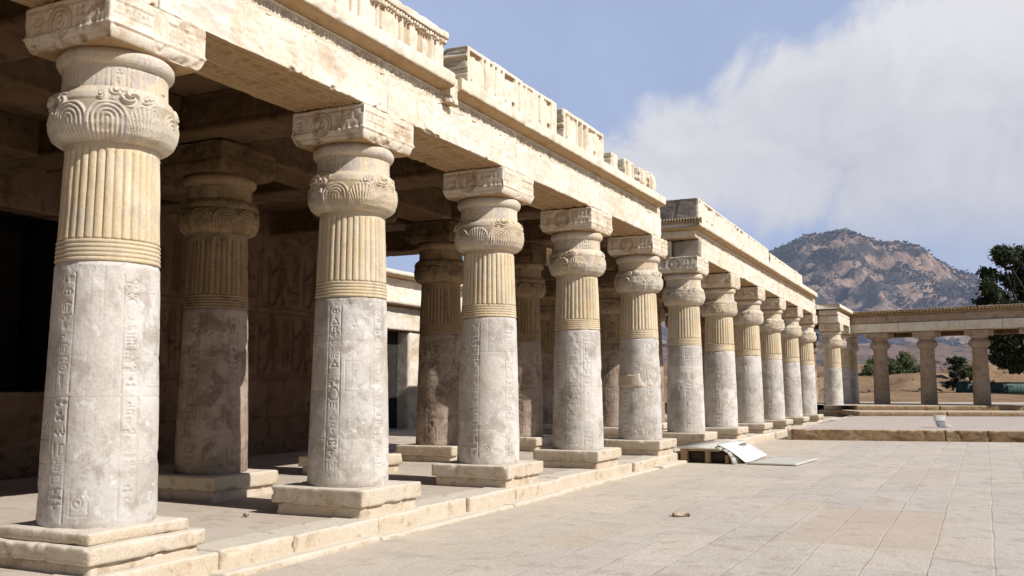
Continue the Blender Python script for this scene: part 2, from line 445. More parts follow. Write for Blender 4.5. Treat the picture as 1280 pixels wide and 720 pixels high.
def shaded_under(m, c, f):  # brown shade put into the colour of downward faces
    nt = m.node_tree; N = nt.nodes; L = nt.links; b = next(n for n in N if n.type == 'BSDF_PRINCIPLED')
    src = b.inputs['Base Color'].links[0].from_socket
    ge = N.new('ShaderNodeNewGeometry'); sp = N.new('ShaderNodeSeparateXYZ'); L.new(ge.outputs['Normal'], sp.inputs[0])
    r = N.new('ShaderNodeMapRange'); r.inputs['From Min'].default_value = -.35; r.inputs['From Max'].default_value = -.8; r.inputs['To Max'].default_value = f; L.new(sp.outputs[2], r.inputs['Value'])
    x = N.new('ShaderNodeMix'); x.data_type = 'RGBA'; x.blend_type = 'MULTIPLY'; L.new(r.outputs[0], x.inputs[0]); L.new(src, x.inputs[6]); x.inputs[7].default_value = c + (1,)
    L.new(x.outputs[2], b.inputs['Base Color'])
shaded_under(M['beam'], (.52, .38, .24), 1.0); shaded_under(M['block'], (.52, .38, .24), 1.0)
lit_top(M['edge'], (.56, .47, .37))  # dark fronts and pale tops carry shade and sun in the colour
lit_top(M['plinth'], (.68, .61, .52))
M['dark'] = plain('shade_black', (.015, .012, .01), (.03, .022, .018), 3, .95)  # near-black colour standing in for deep shade
M['gap'] = plain('vent_shade', (.05, .036, .025), (.085, .062, .045), 3, .95)
M['white'] = plain('white_paint', (.80, .80, .80), (.66, .65, .62), 3.5, .5, 0, .08)
M['pale'] = plain('pale_board', (.60, .58, .52), (.52, .50, .45), 4, .7, 0, .1)
M['glass'] = plain('lamp_glass', (.25, .28, .32), (.35, .38, .42), 8, .15)
M['teal'] = plain('teal_sheet', (.035, .085, .085), (.06, .115, .11), 1.5, .7, 0, .2)
M['post'] = plain('dark_post', (.03, .035, .035), (.05, .05, .05), 6, .7)
M['bark'] = plain('bark', (.025, .018, .012), (.05, .038, .026), 8, .95, 0, .5)
M['leaf_dark'] = leafmat('leaf_dark', (.022, .034, .016), (.05, .07, .03))
M['leaf_green'] = leafmat('leaf_green', (.09, .12, .045), (.17, .20, .09))
M['leaf_black'] = leafmat('leaf_black', (.012, .016, .010), (.025, .03, .018))

# ------------------------------------------------------------------ columns
YK = [6.93 + 4.21 * k for k in range(11)]
SH = {}

def shaft_mesh(seed, na, nz):
    rng = random.Random(seed)
    circ, hgt = 2 * math.pi * .53, 2.56
    c = Canvas(circ, hgt, circ / max(na, 200))
    res = c.res
    wd = max(.0085, res * .8); dep = -.017
    for k in range(5):
        x = circ * (k + .5) / 5; w = .18
        zb = rng.uniform(1.0, 1.5); segs = [(rng.uniform(.05, .12), zb), (zb + .04, hgt - rng.uniform(.06, .14))]
        for a, b in segs:
            glyph_column(c, rng, x - w / 2, x + w / 2, a, b, dep, wd)
        if k % 2 == 0:
            c.line([(x + w * 1.4, .05), (x + w * 1.4, hgt - .1)], wd * .6, -.004)
    for k in range(5):
        x = circ * (k + 1) / 5
        z_ = .12
        while z_ < hgt - .4:
            hh = rng.uniform(.28, .5)
            if rng.random() < .7:
                for q in range(3): glyph(c, rng, x + rng.uniform(-.16, .06), z_ + rng.uniform(0, .6) * hh, .11, .13, -.011, wd * .7)
                if rng.random() < .5: c.rect(x - .17, z_, x + .17, z_ + hh, wd * .6, -.009)
            z_ += hh + .03
    # faint larger scratches between the strips
    for k in range(14):
        x = rng.uniform(.1, circ - .1); y = rng.uniform(.2, hgt - .2)
        c.line([(x, y), (x + rng.uniform(-.1, .1), y + rng.uniform(-.12, .12))], wd * .5, -.004)
    # block joints
    tone = np.zeros_like(c.a)
    zs = [0] + [hgt * (k + rng.uniform(-.08, .08)) / 4 for k in (1, 2, 3)] + [hgt]
    for k in range(4):
        xs = sorted((rng.uniform(0, .5) + q * circ / 3) % circ for q in range(3))
        if k: c.line([(0, zs[k]), (circ, zs[k])], wd * .45, -.006)
        for q in range(3):
            c.line([(xs[q], zs[k]), (xs[q], zs[k + 1])], wd * .4, -.004)
        b = np.zeros(c.nx); tv = [rng.uniform(-.42, .4) for _ in range(3)]
        b[:] = tv[2]
        b[(c.x >= xs[0]) & (c.x < xs[1])] = tv[0]; b[(c.x >= xs[1]) & (c.x < xs[2])] = tv[1]
        j = (c.y >= zs[k]) & (c.y < zs[k + 1]); tone[j, :] = b[None, :]
    c.a[:2] = 0; c.a[-2:] = 0
    tcan = Canvas(circ, hgt, c.res); tcan.a = tone
    def rel(T, Z):
        u = T / (2 * math.pi); v = (Z - .37) / hgt
        P = np.stack([np.cos(T) * .53, np.sin(T) * .53, Z], -1)
        wear = np.clip((fbm(P, 2.2, seed + 3, 3) - .34) * 5, .25, 1)
        h = c.sample(u, v) * wear
        er = np.clip(fbm(P, 3, seed + 8, 5) - .6, 0, 1) * -.09
        # worn foot and top arris
        er = er - .02 * np.clip(1 - (Z - .37) / .05, 0, 1) * fbm(P, 6, seed + 2, 2) - .015 * np.clip(1 - (2.93 - Z) / .04, 0, 1)
        return h + er, np.clip(-h / .02, 0, 1), tcan.sample(u, v) + (fbm(P, 1.6, seed + 1, 3) - .5) * .8
    return lathe([(.37, .555), (.9, .55), (2.0, .522), (2.93, .498)], .37, 2.93, nz, na, rel, seed, .006)

def ring_mesh(seed, na):
    zs = np.linspace(2.93, 3.15, 45 if na > 200 else 22)
    def rel(T, Z):
        ph = (Z - 2.93) / .22 * 5
        h = .017 * np.abs(np.sin(ph * math.pi)) ** .6 - .004
        P = np.stack([np.cos(T), np.sin(T), Z * 3], -1)
        return h * (.55 + .7 * fbm(P, 2, seed, 3)), np.clip(1 - h / .006, 0, 1) * .8, (fbm(P, 1.2, seed + 1, 2) - .5)
    return lathe([(2.93, .492), (3.15, .482)], 2.93, 3.15, zs, na, rel, seed, .003)

def reed_mesh(seed, na, n=34):
    zs = np.linspace(3.15, 4.13, 40 if na > 200 else 18)
    rng = random.Random(seed)
    tv = np.array([rng.uniform(-.55, .55) for _ in range(n)])
    hv = np.array([rng.uniform(.75, 1.15) for _ in range(n)])
    def rel(T, Z):
        f = T / (2 * math.pi) * n; k = np.floor(f).astype(int) % n; x = (f - np.floor(f)) * 2 - 1
        h = .026 * hv[k] * np.sqrt(np.clip(1 - x * x, 0, 1))
        edge = np.clip(np.minimum(Z - 3.15, 4.13 - Z) / .03, 0, 1)
        top = (Z > 4.03)
        h = np.where(top, .018 + .007 * np.abs(np.sin((Z - 4.03) / .1 * 2 * math.pi)), h)
        P = np.stack([np.cos(T), np.sin(T), Z], -1)
        h = h * (.8 + .4 * fbm(P, 3, seed, 3)) - .03 * np.clip(fbm(P, 3, seed + 4, 3) - .66, 0, 1)
        return h - .012, np.clip(1 - h / .012, 0, 1) * edge, np.where(top, -.1, tv[k] * .8) + (fbm(P, 1.5, seed + 2, 2) - .5)
    return lathe([(3.15, .478), (4.13, .445)], 3.15, 4.13, zs, na, rel, seed, .004)

def bulb_mesh(seed, na):
    hi = na > 200
    zs = np.linspace(4.11, 4.67, 96 if hi else 36)
    rng = random.Random(seed)
    npet = 10
    off = rng.uniform(0, 1)
    rng_style = [rng.random() for _ in range(npet)]
    blooms = [(rng.uniform(0, 2 * math.pi), 4.49, .13)] if False else [(a + rng.uniform(-.25, .25), 4.58 + rng.uniform(-.02, .03), rng.uniform(.09, .125)) for a in np.arange(4) * math.pi / 2 + .5 for _ in (0,)]
    extra = []
    for a, z, r in blooms:
        for q in range(9):
            extra.append((a + rng.uniform(-.5, .5), z + rng.uniform(-.05, .05), rng.uniform(.035, .085)))
    def rel(T, Z):
        v = (Z - 4.11) / .41
        f = T / (2 * math.pi) * npet + off; k = np.floor(f); x = (f - k) * 2 - 1
        kk = k.astype(int) % npet
        style = np.array([rng_style[q] for q in range(npet)])[kk]
        d = np.sqrt(x * x + np.clip((v - .52) / .44, 0, 2) ** 2)
        nest = np.abs(np.cos(d * math.pi * 4.2)) ** .7
        fan = np.abs(np.cos(x / (.35 + .65 * np.clip(v, 0, 1)) * math.pi * 3.6)) ** .7
        ribs = np.where(style < .6, nest, fan * np.clip((1.0 - d) * 6, 0, 1) + .9 * np.exp(-((d - .95) / .07) ** 2))
        arch = np.where(d < 1.04, ribs * .032, -.012) * np.clip((.97 - v) * 14, 0, 1) * np.clip(v * 8, 0, 1)
        band = np.where((v > 1.0) & (v < 1.2), .012, 0) - .008 * np.exp(-((v - 1.0) / .035) ** 2) - .008 * np.exp(-((v - 1.22) / .03) ** 2)
        Pw_ = np.stack([np.cos(T), np.sin(T), Z * 2], -1)
        h = (arch + band) * np.clip((fbm(Pw_, 1.8, seed + 6, 3) - .28) * 4.5, .25, 1)
        for a, z, r in blooms + extra:
            da = (T - a + math.pi) % (2 * math.pi) - math.pi
            q = np.hypot(da * .57, Z - z) / r
            ang = np.arctan2(Z - z, da * .57)
            lump = np.clip(1 - q * q, 0, 1) ** .6 * r * .55 * (.62 + .38 * np.cos(q * 11 + ang * 3))
            h = np.maximum(h, lump)
        P = np.stack([np.cos(T), np.sin(T), Z], -1)
        return h, np.clip((.012 - h) / .014, 0, .9) * np.clip((1.2 - v) * 5, 0, 1), (fbm(P, 2.2, seed, 3) - .5) * 1.2 + np.where(v > .97, .1, -.1)
    prof = [(4.11, .45), (4.135, .505), (4.19, .56), (4.27, .595), (4.37, .608), (4.47, .60), (4.56, .582), (4.615, .568), (4.64, .54), (4.67, .52)]
    return lathe(prof, 4.11, 4.67, zs, na, rel, seed, .005)

def neck_mesh(seed, na):
    hi = na > 200
    rng = random.Random(seed)
    zs = np.linspace(4.55, 4.93, 60 if hi else 20)
    circ = 2 * math.pi * .49
    c = Canvas(circ, .38, circ / max(na, 160)); wd = max(.006, c.res * .8)
    for k in range(6):
        x0 = circ * k / 6
        c.line([(x0 + .02, .03), (x0 + .02, .35)], wd, -.02); c.line([(x0 + .16, .03), (x0 + .16, .35)], wd, -.02)
        glyph_column(c, rng, x0 + .035, x0 + .145, .04, .34, -.018, wd * .8, False)
        c.rect(x0 + .2, .05, x0 + circ / 6 - .03, .33, wd, -.015)
        if k % 2: c.ring(x0 + .33, .19, .07, .1, wd, -.01)
    def rel(T, Z):
        P = np.stack([np.cos(T) * .5, np.sin(T) * .5, Z], -1)
        h = c.sample(T / (2 * math.pi), (Z - 4.55) / .38) * np.clip((fbm(P, 2, seed, 2) - .3) * 4, .2, 1)
        return h, np.clip(-h / .02, 0, 1), (fbm(P, 2, seed + 1, 3) - .5) * 1.3 + .25
    return lathe([(4.55, .52), (4.66, .52), (4.8, .512), (4.93, .515)], 4.55, 4.93, zs, na, rel, seed, .004)

def collar_mesh(seed, na):
    zs = np.linspace(4.90, 5.065, 14)
    return lathe([(4.90, .51), (4.912, .55), (4.95, .572), (5.0, .575), (5.03, .56), (5.065, .53)], 4.90, 5.065, zs, na, None, seed, .012)

def abacus_mesh(seed, res):
    rng = random.Random(seed)
    W = 1.27; H = .48
    cr = max(res, .008)
    fx = Canvas(W, H, cr); wd = max(.007, cr)
    fx.line([(.05, .37), (W - .05, .37)], wd, -.02); fx.line([(.05, .25), (W - .05, .25)], wd, -.02); fx.line([(.05, .13), (W - .05, .13)], wd, -.018)
    glyph_row(fx, rng, .06, .52, .26, .36, -.018, wd * .7, False); glyph_row(fx, rng, .76, W - .06, .14, .36, -.02, wd * .7)
    fx.fill(.54, .04, .74, .44, .0); fx.disc(.64, .25, .12, .24, .03); fx.ring(.64, .25, .085, .2, wd, -.01)
    glyph(fx, rng, .59, .26, .1, .1, -.006, wd * .7); glyph(fx, rng, .59, .12, .1, .1, -.006, wd * .7)
    fy = Canvas(1.22, H, cr)
    fy.ring(.5, .26, .17, .165, wd * 1.2, -.026); fy.ring(.5, .26, .125, .12, wd * 1.2, -.024); glyph(fy, rng, .43, .17, .14, .18, -.018, wd)
    fy.line([(.05, .42), (1.17, .42)], wd, -.014)
    fy.line([(.05, .06), (1.17, .06)], wd, -.01)
    glyph_row(fy, rng, .72, 1.16, .1, .24, -.016, wd * .8, False); glyph_row(fy, rng, .72, 1.16, .26, .4, -.016, wd * .8, False); glyph_row(fy, rng, .06, .3, .1, .4, -.016, wd, False)
    for cv, sd_ in ((fy, 3), (fx, 9)):
        X, Y = np.meshgrid(cv.x, cv.y); Pq = np.stack([X.ravel(), Y.ravel(), X.ravel() * 0 + seed + sd_], -1)
        wr = np.clip((fbm(Pq, 3.5, seed + sd_, 3) - .22) * 6, .45, 1).reshape(X.shape)
        cv.a = cv.a * wr - np.clip(fbm(Pq, 5, seed + sd_ + 4, 4) - .6, 0, 1).reshape(X.shape) * .12
    V, F, A = block((-.61, -.635, 5.062), (.61, .635, 5.54), res, .022, seed, .010, {'+x': fx, '-x': fx, '-y': fy, '+y': fy}, chip=1.1)
    # moulded lower edge: the block narrows in a hollow curve toward the collar
    q = np.clip((5.062 + .13 - V[:, 2]) / .13, 0, 1)
    k = 1 - .085 * q ** 1.6 + .025 * np.exp(-((V[:, 2] - 5.21) / .018) ** 2)
    V[:, 0] *= k; V[:, 1] *= k
    return V, F, A

GM = {}
def column_parts(seed, lod):
    key = (seed, lod)
    if key in GM: return GM[key]
    na, nz, br = {0: (420, 320, .012), 1: (260, 200, .02), 2: (144, 90, .04)}[lod]
    g = {}
    mk = lambda n, t: mesh_np(n, *t[:2], True, t[2])
    g['shaft'] = mk('shaft', shaft_mesh(seed, na, nz))
    g['ring_band'] = mk('ring_band', ring_mesh(seed, na))
    nr = max(na, 34 * 8)
    g['reeded_drum'] = mk('reeded_drum', reed_mesh(seed, 34 * (12 if lod == 0 else 8 if lod == 1 else 5)))
    g['capital_bulb'] = mk('capital_bulb', bulb_mesh(seed, na))
    g['capital_neck'] = mk('capital_neck', neck_mesh(seed, na))
    g['collar'] = mk('collar', collar_mesh(seed, na // 2 // 2 * 2))
    g['abacus'] = mk('abacus', abacus_mesh(seed, br))
    pr = br * 1.6
    g['plinth'] = mk('plinth', block((-.69, -.67, -.03), (.69, .67, .155), pr, .022, seed + 3, .009, chip=1.2))
    g['base_slab'] = mk('base_slab', block((-.75, -.725, .15), (.75, .725, .37), pr, .028, seed + 4, .009, chip=1.4))
    GM[key] = g
    return g

def make_column(loc, label, seed, lod, group, rot=0.0, zs=1.0, mats=None, cat='column'):
    g = column_parts(seed if not mats else seed, lod)
    t = empty('stone_column', label, cat, loc, 0, group)
    t.scale = (1, 1, zs)
    mm = dict(plinth='plinth', base_slab='plinth', shaft='shaft', ring_band='reed', reeded_drum='reed', capital_bulb='capital', capital_neck='capital', collar='capital', abacus='block')
    if mats: mm.update(mats)
    for n in ('plinth', 'base_slab', 'shaft', 'ring_band', 'reeded_drum', 'capital_bulb', 'capital_neck', 'collar', 'abacus'):
        obj(n, g[n], M[mm[n]], t, (0, 0, 0), rot if n in ('shaft', 'capital_bulb', 'capital_neck', 'reeded_drum') else 0)
    return t

PZ = .24
VIEW1 = math.atan2(-6.9, 8)        # toward the court
front = [
    ('largest front column, nearest to the court entrance edge, standing on a worn three-tier base', 11, 0, VIEW1 - .15),
    ('second front column, big white inscribed shaft beside the dark inner column with relief wall behind', 12, 0, -.75),
    ('third front column, grey white shaft with inscription strip, between second and fourth front columns', 13, 0, .3),
    ('fourth front column, smooth pale shaft under a cracked architrave joint', 14, 1, 1.1),
    ('fifth front column, with a pale mortar band round its shaft, last under the near roof', 16, 1, 2.4),
    ('first column of the farther building, under its blank grey end block beside the roof gap', 17, 1, 3.3),
    ('second column of the farther building, directly behind the low vent housing', 15, 2, .4),
    ('third column of the farther building, counted from the roof gap', 18, 2, 1.6),
    ('fourth column of the farther building, counted from the roof gap', 15, 2, 2.9),
    ('fifth column of the farther building, second to last before the raised terrace', 18, 2, 4.0),
    ('last column of the farther building, where the raised terrace begins', 15, 2, 5.1),
]
G_FRONT = 'columns along the court front'
for k, (lb, sd, lod, rot) in enumerate(front):
    zs = 1.0 if k < 5 else 1 - .0026 * (YK[k] - 26)
    c = make_column((-8, YK[k], PZ), lb, sd, lod, G_FRONT, rot, zs)
    if k == 0:
        for ch in c.children:
            if ch.name.startswith('base_slab'):
                ch.data = mesh_np('base_slab', *[(lambda t: (t[0], t[1], True, t[2]))(block((-.75, -.725, .10), (.75, .725, .26), .025, .03, 77, .012, chip=1.6))][0])
                ch.data.materials.append(M['plinth'])
            if ch.name.startswith('plinth'):
                ch.data = mesh_np('plinth', *[(lambda t: (t[0], t[1], True, t[2]))(block((-.70, -.67, -.03), (.70, .67, .105), .025, .03, 78, .012, chip=1.4))][0])
                ch.data.materials.append(M['plinth'])
        t_ = block((-.66, -.64, .255), (.63, .62, .375), .022, .045, 79, .022, chip=2.6)
        obj('worn_course', mesh_np('worn_course', t_[0], t_[1], True, t_[2]), M['plinth'], c)
    if k == 4:
        def rel(T, Z):
            P = np.stack([np.cos(T), np.sin(T), Z], -1)
            e = np.clip((fbm(P, 1.0, 4, 3) - .28) * 8, 0, 1) * np.clip(np.minimum(Z - 1.68, 2.06 - Z) / .05 + (fbm(P, 2, 9, 2) - .5) * 1.6, 0, 1)
            return -.035 + .05 * e, np.zeros(len(T)), np.full(len(T), .55)
        V, F, A = lathe([(1.66, .535), (2.08, .527)], 1.66, 2.08, 28, 160, rel, 6, .004, cap=False)
        p = obj('mortar_patch', mesh_np('mortar_patch', V, F, True, A), M['plinth'], c)

inner = [
    (-11.05, 11.72, 'shaded inner column standing left of the second front column, relief wall close behind', 21, 1),
    (-11.35, 15.9, 'shaded inner column hidden behind the second front column', 22, 2),
    (-11.5, 19.6, 'shaded inner column seen just left of the third front column', 21, 1),
    (-11.35, 23.8, 'shaded inner column seen between the third and fourth front columns', 22, 1),
    (-14.6, 32.6, 'dark back-row column silhouetted left of the fourth front column', 22, 2),
    (-11.35, 30.7, 'shaded inner column seen between the fourth and fifth front columns', 22, 2),
    (-11.35, 34.9, 'shaded inner column seen just left of the first farther-building column', 22, 2),
    (-11.35, 39.1, 'shaded inner column behind the first gap of the farther building', 22, 2),
    (-11.35, 43.3, 'shaded inner column deep behind the middle of the farther building', 22, 2),
    (-11.35, 47.5, 'shaded inner column deepest behind the end of the farther building', 22, 2),
]
G_IN = 'columns inside the portico'
INNER = dict(shaft='shaded_shaft', ring_band='shaded_reed', reeded_drum='shaded_reed', capital_bulb='shaded_reed', capital_neck='shaded_reed', collar='shaded_reed', abacus='ceiling')
for i, (x, y, lb, sd, lod) in enumerate(inner):
    make_column((x, y, PZ), lb, sd, lod, G_IN, 1.3 * i + .4, 1.0, INNER)

third = [((-8, 58.9, .24), 'first column of the small third portico next to the far wing'),
         ((-8, 63.1, .24), 'second column of the small third portico, partly hidden by the first'),
         ((-8, 66.9, .24), 'last column of the small third portico, tight against the far wing'),
         ((-11.6, 61.5, .24), 'shaded inner column of the third portico behind its first column'),
         ((-11.0, 69.5, .24), 'shaded inner column of the third portico beside its last column')]
for i, (l, lb) in enumerate(third):
    make_column(l, lb, 15 if i < 3 else 22, 2, 'columns of the third portico', i * 1.7, .967, None if i < 3 else INNER)

# ------------------------------------------------------------------ entablatures
XF = -7.42
def shear(o, k, y0):
    if not k: return
    me = o.data; n = len(me.vertices); a = np.zeros(n * 3, np.float32); me.vertices.foreach_get('co', a); a = a.reshape(-1, 3)
    a[:, 2] -= k * (a[:, 1] - y0); me.vertices.foreach_set('co', a.ravel()); me.update()

def part(parent, name, t, mat, sh=0, y0=0, smooth=True):
    o = obj(name, mesh_np(name, t[0], t[1], smooth, t[2]), mat, parent)
    shear(o, sh, y0); return o

def soffit_canvas(L, W, res, rng):
    c = Canvas(L, W, res); wd = max(.012, res)
    for v in (.12, .46, .54, .88): c.line([(0.1, W * v), (L - .1, W * v)], wd, -.03)
    glyph_row(c, rng, .3, L - .3, W * .16, W * .42, -.035, wd, False); glyph_row(c, rng, .3, L - .3, W * .58, W * .84, -.035, wd, False)
    return c

def face_canvas(L, H, res, seed, strength=1.0):
    """eroded flaking front face: shallow layered losses"""
    c = Canvas(L, H, res)
    X, Y = np.meshgrid(c.x, c.y)
    P = np.stack([X.ravel() * .8 + Y.ravel() * .6, Y.ravel() * 2.2, np.zeros(X.size)], -1)
    f = fbm(P, 1.6, seed, 5, .6).reshape(X.shape)
    lay = np.floor(f * 9) / 9 * .05 + np.clip(.42 - f, 0, 1) * -.12
    c.a = (lay - .03) * strength
    rg = random.Random(seed * 7 + 1)
    for k in range(int(9 * L)):
        x_, y_ = rg.uniform(0, L), rg.uniform(.05, H - .05); l_ = rg.uniform(.05, .3)
        c.line([(x_, y_), (x_ + l_, y_ + l_ * rg.uniform(-.5, .25))], res * .8, float(c.a.min()) * .3 - .010)
    for k in range(2):
        x_ = rg.uniform(.3, L - .2); pts = [(x_, 0)]
        for q in range(5): pts.append((pts[-1][0] + rg.uniform(-.08, .08), H * (q + 1) / 5))
        c.line(pts, res * .7, float(c.a.min()) - .01)
    return c

def architrave(parent, y0, y1, seed, res, sh, ys, carve=True, x0=-8.58, x1=XF, z0=5.785, z1=6.34, mat='beam', strength=1.0):
    rng = random.Random(seed)
    fc = {'+x': face_canvas(y1 - y0, z1 - z0, res, seed, strength)}
    if carve: fc['-z'] = soffit_canvas(y1 - y0, x1 - x0, max(res, .015), rng)
    return part(parent, 'architrave', block((x0, y0 + .009, z0), (x1, y1 - .009, z1), res, .03, seed, .016, fc, chip=1.5), M[mat], sh, ys)

def frieze(parent, y0, y1, seed, res, sh, ys, z0=6.342, z1=6.56):
    rng = random.Random(seed)
    c = Canvas(y1 - y0, z1 - z0, max(.008, res * .6)); wd = max(.007, c.res * .9)
    glyph_row(c, rng, .05, y1 - y0 - .05, .02, z1 - z0 - .03, -.032, wd)
    return part(parent, 'inscription_band', block((-8.5, y0, z0), (XF - .03, y1, z1), res, .01, seed, .006, {'+x': c}, chip=.6), M['block'], sh, ys)

CORN = [(-7.46, 6.562), (-7.34, 6.575), (-7.25, 6.60), (-7.215, 6.63), (-7.215, 6.80), (-7.24, 6.825), (-8.5, 6.825), (-8.5, 6.562)]
def cornice(parent, y0, y1, seed, res, sh, ys, prof=CORN, mat='block'):
    t = sweep(prof, y0, y1, res, seed, .012, .02)
    return part(parent, 'cornice', t, M[mat], sh, ys)

def parapet(parent, y0, y1, z1, seed, res, sh, ys, dentil=False, z0=6.827, round_top=False, shape='panel'):
    rng = random.Random(seed)
    L, H = y1 - y0, z1 - z0
    c = Canvas(L, H, max(.012, res * .7)); wd = max(.014, c.res)
    if shape == 'panel':
        top = H - (.17 if dentil else .09)
        x = .1
        first = True
        while x < L - .2:
            w = rng.choice((.55, .7, .8, .45) if dentil else (.2, .3, .46, .6, .4))
            w = min(w, L - x - .07)
            if w < .1: break
            c.fill(x, .07, x + w, top, -.04 if dentil else -.075)
            if w < .22:
                if rng.random() < .6: c.line([(x + w / 2, .1), (x + w / 2, top - .06)], wd * 1.4, .004)
            elif w < .34:
                figure(c, rng, x + w / 2, .09, top - .14, .004, rng.choice((1, -1)))
            else:
                figure(c, rng, x + w * .3, .09, (top - .1) * rng.uniform(.75, 1), .004, 1)
                if rng.random() < .6: figure(c, rng, x + w * .75, .09, (top - .1) * rng.uniform(.6, .95), .004, -1)
                else:
                    c.ring(x + w * .74, .07 + top * .45, .07, .13, wd * 1.3, .004); c.disc(x + w * .74, .07 + top * .45, .03, .06, .004)
            x += w + rng.choice((.05, .09, .14))
    else:
        c.fill(.06, .05, L - .06, H - .06, -.04); figure(c, rng, L / 2, .06, H - .14, .004)
    e = Canvas(.5, H, .02)
    X, Y = np.meshgrid(e.x, e.y); P = np.stack([X.ravel() * .3, Y.ravel() * 3.5, X.ravel() * 0 + seed], -1)
    e.a = ((fbm(P, 4, seed, 4, .6) - .5) * .14).reshape(X.shape)
    t = block((-7.92, y0, z0), (XF + .09, y1, z1), res, .035 if not round_top else min(L, H) * .45, seed, .012, {'+x': c, '-y': e, '+y': e}, chip=1.6 if not round_top else .3)
    o = part(parent, 'parapet_block', t, M['block'], sh, ys)
    if dentil:
        Vs = [block((-7.95, y0 - .02, z1 - .10), (XF + .165, y1 + .02, z1 + .03), res * 1.3, .03, seed + 2, .012, chip=1.5)]
        n = int(L / .075)
        for i in range(n):
            y = y0 + (i + .2) * L / n
            Vs.append(block((XF + .05, y, z1 - .165 + rng.uniform(-.02, .015)), (XF + .145, y + .048, z1 - .097), .05, .012, seed + i, .004))
        V, F, A = join(Vs)
        d = obj('dentil_course', mesh_np('dentil_course', V, F, True, A), M['block'], o); shear(d, sh, ys)
    return o

# near building
eb = empty('entablature', 'long carved roof beams of the near portico with broken relief parapet on top', 'entablature', (-8, 7, 5.78))
EB = Vector((-8, 7, 5.78))
def at_world(root):
    """children are written in world coordinates; cancel the root offset"""
    bpy.context.view_layer.update()
    off = Vector(root.location)
    for ch in root.children:
        ch.location = Vector(ch.location) - off

ys = [0.6, 2.72, 6.93] + YK[1:5]
ys[-1] = 24.0
for i in range(len(ys) - 1):
    near = ys[i + 1] > 6 and ys[i] < 15
    architrave(eb, ys[i], ys[i + 1], 31 + i, .02 if near else .035, 0, 0, True, strength=.6)
    frieze(eb, ys[i], ys[i + 1], 41 + i, .012 if near else .02, 0, 0)
cornice(eb, .6, 12.70, 51, .04, 0, 0); cornice(eb, 12.90, 23.75, 52, .04, 0, 0)
part(eb, 'carved_bracket', block((-7.6, 12.64, 6.35), (-7.27, 12.93, 6.80), .015, .06, 53, .02, {'+x': face_canvas(.29, .45, .012, 4, .9), '-y': face_canvas(.33, .45, .012, 6, .9)}, chip=1), M['block'])
parapet(eb, 2.0, 12.55, 7.40, 61, .02, 0, 0, dentil=True)
parapet(eb, 13.3, 16.95, 7.50, 62, .02, 0, 0)
parapet(eb, 17.3, 19.55, 7.50, 63, .022, 0, 0)
parapet(eb, 20.05, 20.45, 7.22, 64, .03, 0, 0, shape='stub')
parapet(eb, 20.95, 21.6, 7.27, 65, .03, 0, 0, shape='stub')
parapet(eb, 22.1, 22.7, 7.36, 66, .03, 0, 0, round_top=True, shape='stub')
parapet(eb, 22.85, 23.5, 7.42, 67, .03, 0, 0, round_top=True, shape='stub')
at_world(eb)

# farther building
SHK, SH0 = .0135, 26.0
e2 = empty('entablature', 'roof beams of the farther portico with a blank grey end block and low parapet', 'entablature', (-8, 28, 5.78))
ys2 = [27.95] + YK[6:10] + [49.5]
for i in range(len(ys2) - 1):
    architrave(e2, ys2[i], ys2[i + 1], 71 + i, .045, SHK, SH0, i < 2)
    frieze(e2, ys2[i] if i else 27.45, ys2[i + 1], 81 + i, .03, SHK, SH0)
part(e2, 'end_block', block((-8.25, 27.78, 5.80), (XF + .015, 27.98, 6.335), .03, .10, 91, .01, chip=.4), M['grey'], SHK, SH0)
part(e2, 'lintel_stub', block((-9.2, 27.7, 5.80), (-8.3, 28.6, 6.33), .04, .03, 92, .014), M['beam'], SHK, SH0)
cornice(e2, 27.0, 48.9, 93, .06, SHK, SH0)
n2 = int(1.35 / .08)
fr = [block((-8.55 + i * .085, 26.93, 6.66), (-8.50 + i * .085, 27.02, 6.84), .06, .015, i, .006) for i in range(17)]
part(e2, 'dentil_course', join(fr), M['edge'], SHK, SH0)
pe = parapet(e2, 27.35, 37.6, 7.50, 94, .03, .0215, 26.0)
pe2 = parapet(e2, 37.9, 45.2, 7.36, 95, .04, .018, 26.0)
part(e2, 'parapet_end_stone', block((-8.5, 27.29, 6.83), (-7.345, 27.345, 7.46), .03, .03, 96, .01, {'-y': face_canvas(1.15, .63, .02, 12, .5)}), M['grey'])
at_world(e2)

# third portico
e3 = empty('entablature', 'short roof beam of the third portico tucked before the far wing', 'entablature', (-8, 58, 5.5))
D3 = -.17
architrave(e3, 57.9, 66.9, 101, .08, 0, 0, False, z0=5.60, z1=6.05)
part(e3, 'inscription_band', block((-8.5, 57.7, 6.05), (XF - .02, 67.2, 6.34), .08, .01, 102, .01), M['block'])
cornice(e3, 56.9, 66.0, 103, .08, 0, 0, [(x, z - .2) for x, z in CORN])
part(e3, 'end_course', block((-11.8, 57.75, 5.62), (-8.56, 58.6, 6.33), .08, .03, 104, .012), M['grey'])
part(e3, 'end_cornice', join([block((-12, 56.85, 6.45), (-8.52, 58.2, 6.66), .08, .03, 105, .012)] + [block((-11.9 + i * .12, 56.8, 6.40), (-11.83 + i * .12, 56.95, 6.5), .08, .01, i) for i in range(28)]), M['edge'])
at_world(e3)

